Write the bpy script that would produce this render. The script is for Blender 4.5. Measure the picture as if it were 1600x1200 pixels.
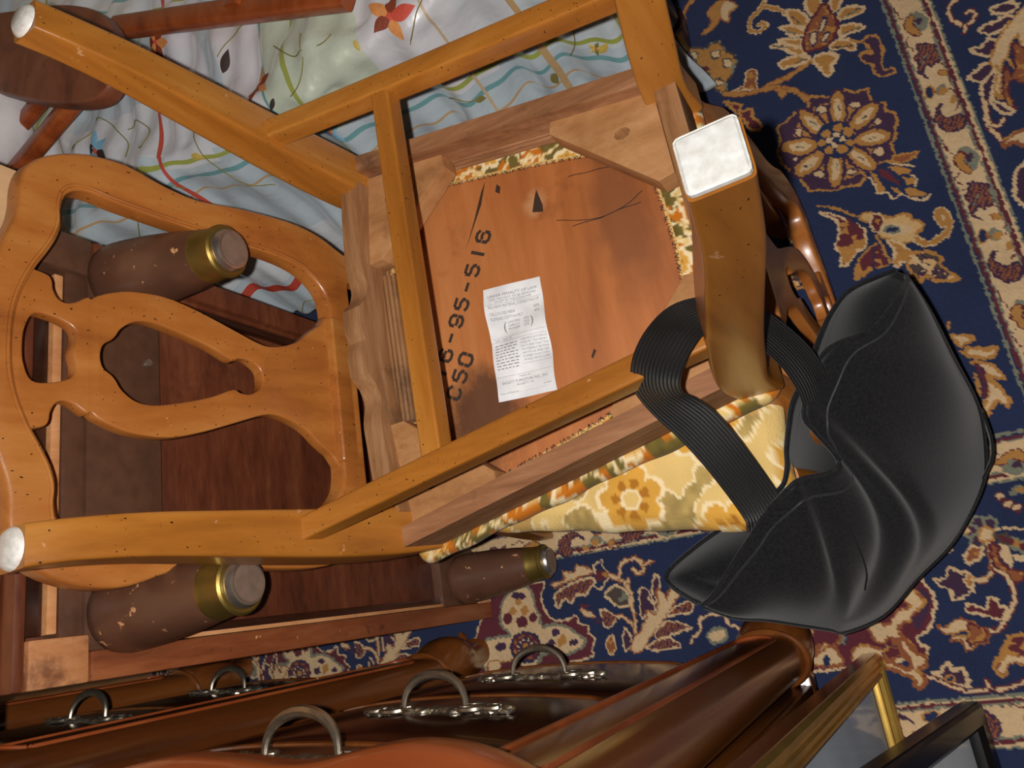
import bpy, bmesh, math, random
import numpy as np
from mathutils import Vector, Matrix, geometry

FLASH_W = 46.0
EXPO = 0.0

for o in list(bpy.data.objects): bpy.data.objects.remove(o)
scene = bpy.context.scene
COL = scene.collection

# ---------------------------------------------------------------- camera
# hand-held phone 1.30 m above the rug, looking steeply down, held sideways (the room's "down" is image right)
cam_d = bpy.data.cameras.new('camera'); cam = bpy.data.objects.new('camera', cam_d); COL.objects.link(cam)
cam_d.sensor_fit = 'HORIZONTAL'; cam_d.sensor_width = 36.0; cam_d.lens = 1190.0/1600*36
cam_d.clip_start = 0.02; cam_d.clip_end = 50
_down = Vector((670, 253, 1190)).normalized()             # world -Z seen in the camera frame (x right, y down, z forward)
_X = Vector((-630.8, -3934.0, 1190.0)).normalized()
_Z = -_down; _X = (_X - _Z*_X.dot(_Z)).normalized(); _Y = _Z.cross(_X)
def to_world(c): return Vector((_X.dot(c), _Y.dot(c), _Z.dot(c)))
C_R, C_U, C_F = to_world(Vector((1,0,0))), to_world(Vector((0,-1,0))), to_world(Vector((0,0,1)))
CAM = Vector((0, 0, 1.30))
m = Matrix((( C_R.x, C_U.x, -C_F.x, CAM.x), (C_R.y, C_U.y, -C_F.y, CAM.y), (C_R.z, C_U.z, -C_F.z, CAM.z), (0,0,0,1)))
cam.matrix_world = m
scene.camera = cam

# ---------------------------------------------------------------- world, phone flash, exposure
wd = bpy.data.worlds.new('room_ambient'); scene.world = wd; wd.use_nodes = True
wd.node_tree.nodes['Background'].inputs[0].default_value = (1.0, 0.86, 0.70, 1)
wd.node_tree.nodes['Background'].inputs[1].default_value = 0.012
fl = bpy.data.lights.new('phone_flash', 'POINT'); fl.energy = FLASH_W; fl.shadow_soft_size = 0.004; fl.color = (1.0, 0.97, 0.93)
flo = bpy.data.objects.new('phone_flash', fl); COL.objects.link(flo)
flo.location = CAM - C_R*0.023 + C_U*0.002 - C_F*0.004
fl.use_nodes = True
_nt = fl.node_tree; _em = next(n for n in _nt.nodes if n.type == 'EMISSION')
_fo = _nt.nodes.new('ShaderNodeLightFalloff'); _fo.inputs['Strength'].default_value = 1.0; _fo.inputs['Smooth'].default_value = 0.25
_nt.links.new(_fo.outputs['Linear'], _em.inputs['Strength'])
vs = scene.view_settings
vs.view_transform = 'Standard'; vs.look = 'None'; vs.gamma = 1.0; vs.use_curve_mapping = False; vs.exposure = EXPO

# ---------------------------------------------------------------- helpers
def s2l(r, g, b):
    f = lambda c: (c/12.92 if c <= .04045 else ((c+.055)/1.055)**2.4)
    return (f(r/255), f(g/255), f(b/255), 1.0)

def tag(o, label=None, cat=None, group=None, kind=None):
    if label: o['label'] = label
    if cat: o['category'] = cat
    if group: o['group'] = group
    if kind: o['kind'] = kind
    return o

def empty(name, loc=(0,0,0), rot=(0,0,0)):
    o = bpy.data.objects.new(name, None); COL.objects.link(o)
    o.location = loc; o.rotation_euler = rot; o.empty_display_size = 0.05
    return o

def link_mesh(name, me, mat=None, parent=None, smooth=True, angle=35):
    o = bpy.data.objects.new(name, me); COL.objects.link(o)
    if mat is not None:
        me.materials.clear(); me.materials.append(mat)
    if parent is not None: o.parent = parent
    n = len(me.polygons)
    if smooth and n:
        me.polygons.foreach_set('use_smooth', [True]*n)
        try: me.set_sharp_from_angle(angle=math.radians(angle))
        except Exception: pass
    return o

def mesh(name, verts, faces, mat=None, parent=None, smooth=True, angle=35):
    me = bpy.data.meshes.new(name); me.from_pydata([tuple(v) for v in verts], [], faces); me.update()
    bm = bmesh.new(); bm.from_mesh(me); bmesh.ops.recalc_face_normals(bm, faces=bm.faces); bm.to_mesh(me); bm.free()
    return link_mesh(name, me, mat, parent, smooth, angle)

def from_bm(name, bm, mat=None, parent=None, smooth=True, angle=35):
    bmesh.ops.recalc_face_normals(bm, faces=bm.faces)
    me = bpy.data.meshes.new(name); bm.to_mesh(me); bm.free()
    return link_mesh(name, me, mat, parent, smooth, angle)

def bm_box(bm, x0, x1, y0, y1, z0, z1, bevel=0.0, seg=2, M=None):
    b = bmesh.new()
    bmesh.ops.create_cube(b, size=1.0)
    for v in b.verts:
        v.co = Vector(((x0+x1)/2+v.co.x*(x1-x0), (y0+y1)/2+v.co.y*(y1-y0), (z0+z1)/2+v.co.z*(z1-z0)))
    if bevel > 0: bmesh.ops.bevel(b, geom=list(b.edges), offset=bevel, segments=seg, profile=.6, affect='EDGES')
    if M is not None: bmesh.ops.transform(b, matrix=M, verts=b.verts)
    me = bpy.data.meshes.new('t'); b.to_mesh(me); b.free(); bm.from_mesh(me); bpy.data.meshes.remove(me)

def box(name, x0, x1, y0, y1, z0, z1, mat, parent=None, bevel=0.002, seg=2):
    bm = bmesh.new(); bm_box(bm, x0, x1, y0, y1, z0, z1, bevel, seg)
    return from_bm(name, bm, mat, parent)

def section(kind, n=16, p=4.0):
    pts = []
    for i in range(n):
        t = 2*math.pi*(i+.5)/n; c, s = math.cos(t), math.sin(t)
        e = 2.0/p
        pts.append((math.copysign(abs(c)**e, c), math.copysign(abs(s)**e, s)))
    return pts

def catmull(P, n):
    P = [np.array(p, float) for p in P]; out = []
    Q = [2*P[0]-P[1]] + P + [2*P[-1]-P[-2]]
    segs = len(P)-1
    for i in range(n):
        t = i/(n-1)*segs; k = min(int(t), segs-1); u = t-k
        a, b, c, d = Q[k:k+4]
        out.append(.5*((2*b)+(-a+c)*u+(2*a-5*b+4*c-d)*u*u+(-a+3*b-3*c+d)*u**3))
    return out

def sweep(name, path, mat, parent=None, n=24, sec=16, p=2.0, ref=(0,0,1), smooth_path=True, caps=True, angle=40, fixed=None):
    """path rows: x,y,z,half_a,half_b ; the section's a-axis is perpendicular to the tangent and ref"""
    R = catmull(path, n) if smooth_path else [np.array(q, float) for q in path]
    n = len(R); S = section('s', sec, p); verts = []; faces = []
    for i in range(n):
        c = Vector(R[i][:3]); t = Vector(R[min(i+1, n-1)][:3])-Vector(R[max(i-1, 0)][:3]); t.normalize()
        if fixed: a, b = Vector(fixed[0]), Vector(fixed[1])
        else:
            a = t.cross(Vector(ref)); a.normalize(); b = a.cross(t); b.normalize()
        for (u, v) in S: verts.append(c + a*(u*R[i][3]) + b*(v*R[i][4]))
    for i in range(n-1):
        for j in range(sec):
            faces.append((i*sec+j, i*sec+(j+1) % sec, (i+1)*sec+(j+1) % sec, (i+1)*sec+j))
    if caps:
        faces.append(tuple(range(sec))[::-1]); faces.append(tuple((n-1)*sec+j for j in range(sec)))
    return mesh(name, verts, faces, mat, parent, True, angle)

def tube_bm(bm, pts, r, sec=6):
    n = len(pts); rings = []
    for i in range(n):
        t = (Vector(pts[min(i+1, n-1)])-Vector(pts[max(i-1, 0)])).normalized()
        a = t.cross(Vector((0.13, 0.21, 1))).normalized(); b = a.cross(t)
        rr = r[i] if isinstance(r, (list, tuple)) else r
        rings.append([bm.verts.new(Vector(pts[i])+a*(rr*math.cos(2*math.pi*j/sec))+b*(rr*math.sin(2*math.pi*j/sec))) for j in range(sec)])
    for i in range(n-1):
        for j in range(sec): bm.faces.new((rings[i][j], rings[i][(j+1) % sec], rings[i+1][(j+1) % sec], rings[i+1][j]))
    bm.faces.new(rings[0][::-1]); bm.faces.new(rings[-1])

def lathe(name, prof, mat, parent=None, M=None, n=32, angle=40):
    verts, faces = [], []
    for (r, z) in prof:
        for j in range(n): verts.append(Vector((r*math.cos(2*math.pi*j/n), r*math.sin(2*math.pi*j/n), z)))
    for i in range(len(prof)-1):
        for j in range(n): faces.append((i*n+j, i*n+(j+1) % n, (i+1)*n+(j+1) % n, (i+1)*n+j))
    faces.append(tuple(range(n))[::-1]); faces.append(tuple((len(prof)-1)*n+j for j in range(n)))
    if M is not None: verts = [M @ v for v in verts]
    return mesh(name, verts, faces, mat, parent, True, angle)

def frame_to(p, d, up=(0,0,1)):
    d = Vector(d).normalized(); a = Vector(up).cross(d)
    if a.length < 1e-4: a = Vector((1,0,0)).cross(d)
    a.normalize(); b = d.cross(a)
    return Matrix(((a.x,b.x,d.x,p[0]),(a.y,b.y,d.y,p[1]),(a.z,b.z,d.z,p[2]),(0,0,0,1)))

def plate_mesh(loops, half, bevel, fn, smooth_loops=True, dens=4):
    """flat shape with holes; loops in (a,b); thickness 2*half along c ; fn(a,b,c)->xyz"""
    cu = bpy.data.curves.new('t', 'CURVE'); cu.dimensions = '2D'; cu.fill_mode = 'BOTH'
    cu.extrude = max(half-bevel, 1e-5); cu.bevel_depth = bevel; cu.bevel_resolution = 2; cu.offset = -bevel
    for lp in loops:
        if smooth_loops:
            Q = lp[-2:]+lp+lp[:2]; pts = []
            Q = [np.array(q, float) for q in lp]; N = len(Q)
            for k in range(N):
                a, b, c, d = Q[k-1], Q[k], Q[(k+1) % N], Q[(k+2) % N]
                for i in range(dens):
                    u = i/dens
                    pts.append(.5*((2*b)+(-a+c)*u+(2*a-5*b+4*c-d)*u*u+(-a+3*b-3*c+d)*u**3))
        else: pts = lp
        sp = cu.splines.new('POLY'); sp.points.add(len(pts)-1); sp.use_cyclic_u = True
        for i, q in enumerate(pts): sp.points[i].co = (q[0], q[1], 0, 1)
    ob = bpy.data.objects.new('t', cu); COL.objects.link(ob)
    dg = bpy.context.evaluated_depsgraph_get(); dg.update()
    me = bpy.data.meshes.new_from_object(ob.evaluated_get(dg))
    bpy.data.objects.remove(ob); bpy.data.curves.remove(cu)
    bm = bmesh.new(); bm.from_mesh(me)
    bmesh.ops.remove_doubles(bm, verts=bm.verts, dist=1e-5)
    for v in bm.verts: v.co = Vector(fn(v.co.x, v.co.y, v.co.z))
    bm.to_mesh(me); bm.free()
    return me

def plate(name, loops, half, bevel, fn, mat, parent=None, smooth_loops=True, dens=4, angle=30):
    me = plate_mesh(loops, half, bevel, fn, smooth_loops, dens); me.name = name
    return link_mesh(name, me, mat, parent, True, angle)

def text_mesh(txt, size, align='LEFT'):
    cu = bpy.data.curves.new('t', 'FONT'); cu.body = txt; cu.size = size; cu.align_x = align; cu.resolution_u = 2
    ob = bpy.data.objects.new('t', cu); COL.objects.link(ob)
    dg = bpy.context.evaluated_depsgraph_get(); dg.update()
    me = bpy.data.meshes.new_from_object(ob.evaluated_get(dg))
    bpy.data.objects.remove(ob); bpy.data.curves.remove(cu)
    return me

# ---------------------------------------------------------------- materials
def new_mat(name):
    mt = bpy.data.materials.new(name); mt.use_nodes = True; nt = mt.node_tree
    return mt, nt, nt.nodes['Principled BSDF']

def N(nt, t, **kw):
    n = nt.nodes.new(t)
    for k, v in kw.items():
        if k.startswith('i_'): n.inputs[k[2:].replace('_', ' ')].default_value = v
        else: setattr(n, k, v)
    return n

def ramp(nt, stops, interp='LINEAR'):
    r = nt.nodes.new('ShaderNodeValToRGB'); r.color_ramp.interpolation = interp
    e = r.color_ramp.elements
    while len(e) < len(stops): e.new(0.5)
    for i, (p, c) in enumerate(stops): e[i].position = p; e[i].color = c
    return r

def plain(name, rgb, rough=.5, metal=0.0, spec=.5, bump=0, bscale=200, coat=0):
    mt, nt, b = new_mat(name)
    tc = N(nt, 'ShaderNodeTexCoord'); nz = N(nt, 'ShaderNodeTexNoise'); nz.inputs['Scale'].default_value = bscale; nz.inputs['Detail'].default_value = 4
    nt.links.new(tc.outputs['Object'], nz.inputs['Vector'])
    c = s2l(*rgb); lo = tuple(x*.82 for x in c[:3])+(1,); hi = tuple(min(1, x*1.14) for x in c[:3])+(1,)
    r = ramp(nt, [(.3, lo), (.7, hi)]); nt.links.new(nz.outputs['Fac'], r.inputs['Fac']); nt.links.new(r.outputs['Color'], b.inputs['Base Color'])
    b.inputs['Roughness'].default_value = rough; b.inputs['Metallic'].default_value = metal; b.inputs['Specular IOR Level'].default_value = spec
    b.inputs['Coat Weight'].default_value = coat
    if bump:
        bp = N(nt, 'ShaderNodeBump'); bp.inputs['Strength'].default_value = bump; bp.inputs['Distance'].default_value = .002
        nt.links.new(nz.outputs['Fac'], bp.inputs['Height']); nt.links.new(bp.outputs['Normal'], b.inputs['Normal'])
    return mt

def wood(name, dark, mid, light, stretch=(14, 14, 1.2), rough=.32, flecks=0.0, scratches=0.0, coat=.25, grain=1.0, stains=None, bump=.12, fine=9.0):
    mt, nt, b = new_mat(name)
    tc = N(nt, 'ShaderNodeTexCoord'); mp = N(nt, 'ShaderNodeMapping'); mp.inputs['Scale'].default_value = stretch
    nt.links.new(tc.outputs['Object'], mp.inputs['Vector'])
    n1 = N(nt, 'ShaderNodeTexNoise'); n1.inputs['Scale'].default_value = 1.6; n1.inputs['Detail'].default_value = 5; n1.inputs['Distortion'].default_value = .8
    n2 = N(nt, 'ShaderNodeTexNoise'); n2.inputs['Scale'].default_value = fine; n2.inputs['Detail'].default_value = 6; n2.inputs['Roughness'].default_value = .7
    nt.links.new(mp.outputs['Vector'], n1.inputs['Vector']); nt.links.new(mp.outputs['Vector'], n2.inputs['Vector'])
    mx = N(nt, 'ShaderNodeMath', operation='MULTIPLY_ADD'); mx.inputs[1].default_value = .45*grain
    nt.links.new(n2.outputs['Fac'], mx.inputs[0])
    sc = N(nt, 'ShaderNodeMath', operation='MULTIPLY'); sc.inputs[1].default_value = 1-.45*grain; nt.links.new(n1.outputs['Fac'], sc.inputs[0]); nt.links.new(sc.outputs[0], mx.inputs[2])
    r = ramp(nt, [(.32, s2l(*dark)), (.5, s2l(*mid)), (.68, s2l(*light))]); nt.links.new(mx.outputs[0], r.inputs['Fac'])
    col = r.outputs['Color']
    def over(colr, fac_out, rgb):
        m2 = N(nt, 'ShaderNodeMix', data_type='RGBA'); nt.links.new(fac_out, m2.inputs[0]); nt.links.new(colr, m2.inputs[6]); m2.inputs[7].default_value = s2l(*rgb); return m2.outputs[2]
    if flecks > 0:
        mp2 = N(nt, 'ShaderNodeMapping'); mp2.inputs['Scale'].default_value = (150, 150, 90); nt.links.new(tc.outputs['Object'], mp2.inputs['Vector'])
        v = N(nt, 'ShaderNodeTexNoise'); v.inputs['Scale'].default_value = 2.2; v.inputs['Detail'].default_value = 1; nt.links.new(mp2.outputs['Vector'], v.inputs['Vector'])
        fr = ramp(nt, [(.745-.03*flecks, (0,0,0,1)), (.775-.03*flecks, (1,1,1,1))]); nt.links.new(v.outputs['Fac'], fr.inputs['Fac'])
        col = over(col, fr.outputs['Color'], (62, 34, 14))
    if scratches > 0:
        v = N(nt, 'ShaderNodeTexNoise'); v.inputs['Scale'].default_value = 55; v.inputs['Detail'].default_value = 3; v.inputs['Roughness'].default_value = .65; nt.links.new(tc.outputs['Object'], v.inputs['Vector'])
        fr = ramp(nt, [(.72-.06*scratches, (0,0,0,1)), (.76-.06*scratches, (1,1,1,1))]); nt.links.new(v.outputs['Fac'], fr.inputs['Fac'])
        col = over(col, fr.outputs['Color'], (205, 150, 105))
    if stains:
        v = N(nt, 'ShaderNodeTexNoise'); v.inputs['Scale'].default_value = stains[1]; v.inputs['Detail'].default_value = 5; v.inputs['Roughness'].default_value = .65; nt.links.new(tc.outputs['Object'], v.inputs['Vector'])
        fr = ramp(nt, [(stains[2], (0,0,0,1)), (stains[2]+.14, (.75,.75,.75,1))]); nt.links.new(v.outputs['Fac'], fr.inputs['Fac'])
        col = over(col, fr.outputs['Color'], stains[0])
    nt.links.new(col, b.inputs['Base Color'])
    rr = N(nt, 'ShaderNodeMapRange'); rr.inputs['To Min'].default_value = rough*.8; rr.inputs['To Max'].default_value = rough*1.25; nt.links.new(n2.outputs['Fac'], rr.inputs['Value']); nt.links.new(rr.outputs[0], b.inputs['Roughness'])
    b.inputs['Coat Weight'].default_value = coat; b.inputs['Coat Roughness'].default_value = .22
    bp = N(nt, 'ShaderNodeBump'); bp.inputs['Strength'].default_value = bump; bp.inputs['Distance'].default_value = .0012
    nt.links.new(n2.outputs['Fac'], bp.inputs['Height']); nt.links.new(bp.outputs['Normal'], b.inputs['Normal'])
    return mt

HONEY = ((140, 82, 28), (175, 109, 39), (195, 133, 59))
M_LEG = wood('honey_maple_leg', *HONEY, stretch=(10, 10, 1.5), flecks=.4, scratches=.3, grain=.5)
M_RAILY = wood('honey_maple_long', *HONEY, stretch=(12, 1.5, 12), flecks=.6, scratches=.1, grain=.6)
M_CROSS = wood('honey_maple_cross', *HONEY, stretch=(1.5, 12, 12), flecks=.6, grain=.6)
M_BACK = wood('honey_maple_back', (140, 78, 32), (170, 102, 44), (188, 126, 62), stretch=(9, 9, 1.6), flecks=.7, scratches=.2, grain=.5)
M_RAW = wood('raw_rail_wood', (112, 70, 40), (150, 100, 64), (182, 134, 96), stretch=(16, 1.5, 16), rough=.65, coat=0, grain=1.0, stains=((74, 50, 34), 9, .58), bump=.3)
M_RAWX = wood('raw_rail_wood_cross', (112, 74, 42), (152, 106, 66), (180, 136, 96), stretch=(1.5, 16, 16), rough=.65, coat=0, grain=1.0, stains=((66, 46, 34), 9, .55), bump=.3)
M_BLOCK = wood('raw_corner_block', (134, 86, 46), (170, 118, 70), (194, 144, 96), stretch=(7, 3, 9), rough=.7, coat=0, grain=1.0, stains=((112, 66, 30), 12, .6), bump=.3)
M_BOARD = wood('seat_plywood', (150, 84, 40), (180, 107, 54), (198, 130, 75), stretch=(1.1, 7, 4), rough=.6, coat=0, grain=.55, stains=((122, 66, 34), 7, .6), bump=.12)
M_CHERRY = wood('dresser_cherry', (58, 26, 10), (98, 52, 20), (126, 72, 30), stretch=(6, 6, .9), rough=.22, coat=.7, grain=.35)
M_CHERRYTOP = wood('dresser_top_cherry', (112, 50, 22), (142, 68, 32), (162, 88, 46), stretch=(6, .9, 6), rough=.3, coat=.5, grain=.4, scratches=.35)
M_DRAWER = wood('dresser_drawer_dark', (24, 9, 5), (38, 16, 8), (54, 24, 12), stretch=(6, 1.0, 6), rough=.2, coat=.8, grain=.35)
M_MAHOG = wood('mahogany_panel', (58, 26, 14), (96, 48, 28), (126, 70, 42), stretch=(2.0, 7, 9), rough=.42, coat=.15, grain=.9, stains=((42, 16, 10), 8, .6))
M_VENEER = wood('worn_veneer_edge', (82, 40, 22), (126, 66, 36), (158, 94, 54), stretch=(8, 8, 1.2), rough=.4, coat=.2, grain=.8, scratches=.6, stains=((46, 24, 20), 45, .60))
M_RAWPINE = wood('raw_pine_block', (160, 98, 54), (196, 134, 84), (214, 158, 108), stretch=(9, 9, 2), rough=.7, coat=0, stains=((120, 60, 30), 18, .62))
M_PAINT = plain('brown_paint', (88, 58, 42), rough=.42, spec=.4, bump=.12, bscale=60)
M_PAINTLEG = wood('brown_painted_leg', (80, 50, 36), (92, 60, 44), (104, 70, 52), stretch=(6, 6, 6), rough=.4, coat=.1, grain=.3, scratches=1.3)
M_BRASS = plain('aged_brass', (146, 122, 62), rough=.42, metal=.85, bscale=40)
M_STEEL = plain('steel_glide', (190, 180, 172), rough=.3, metal=.9, bscale=60)
M_STEELWORN = plain('worn_glide_face', (150, 126, 110), rough=.55, metal=.5, bscale=90)
M_GLIDE = plain('white_nylon_glide', (236, 230, 222), rough=.4)
M_FELT = plain('white_felt_pad', (250, 246, 238), rough=.9)
M_DARKW = wood('dark_bed_wood', (30, 14, 8), (52, 26, 15), (74, 40, 24), stretch=(8, 8, 1), rough=.3, coat=.4)
M_REDW = wood('reddish_wood', (110, 46, 18), (150, 70, 30), (174, 92, 44), stretch=(3, 8, 8), rough=.35, coat=.3, grain=.6)
M_REDW2 = wood('reddish_wood_worn', (100, 50, 32), (134, 74, 48), (156, 94, 64), stretch=(4, 7, 7), rough=.5, coat=.1, grain=.7, stains=((60, 34, 28), 14, .6))
M_PEWTER = plain('antique_pewter', (178, 166, 148), rough=.36, metal=.95, bscale=120, bump=.2)
M_CARD = plain('cardboard', (214, 170, 124), rough=.9, bscale=25)
M_INK = plain('stencil_ink', (58, 42, 32), rough=.8, bscale=300)
M_PAPER = plain('label_paper', (236, 236, 238), rough=.8, bscale=30)
M_PRINT = plain('label_grey_print', (128, 126, 130), rough=.8, bscale=300)
M_THREAD = plain('black_thread', (28, 24, 22), rough=.8)
M_WALL = plain('beige_wall_paint', (206, 186, 156), rough=.9, bscale=30, bump=.1)
M_FLOOR = wood('oak_floor_boards', (92, 56, 30), (128, 84, 48), (150, 104, 64), stretch=(8, 1, 8), rough=.4)
M_PILLOW = plain('white_pillow_cotton', (214, 208, 208), rough=.9, bscale=14, bump=.2)

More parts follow.
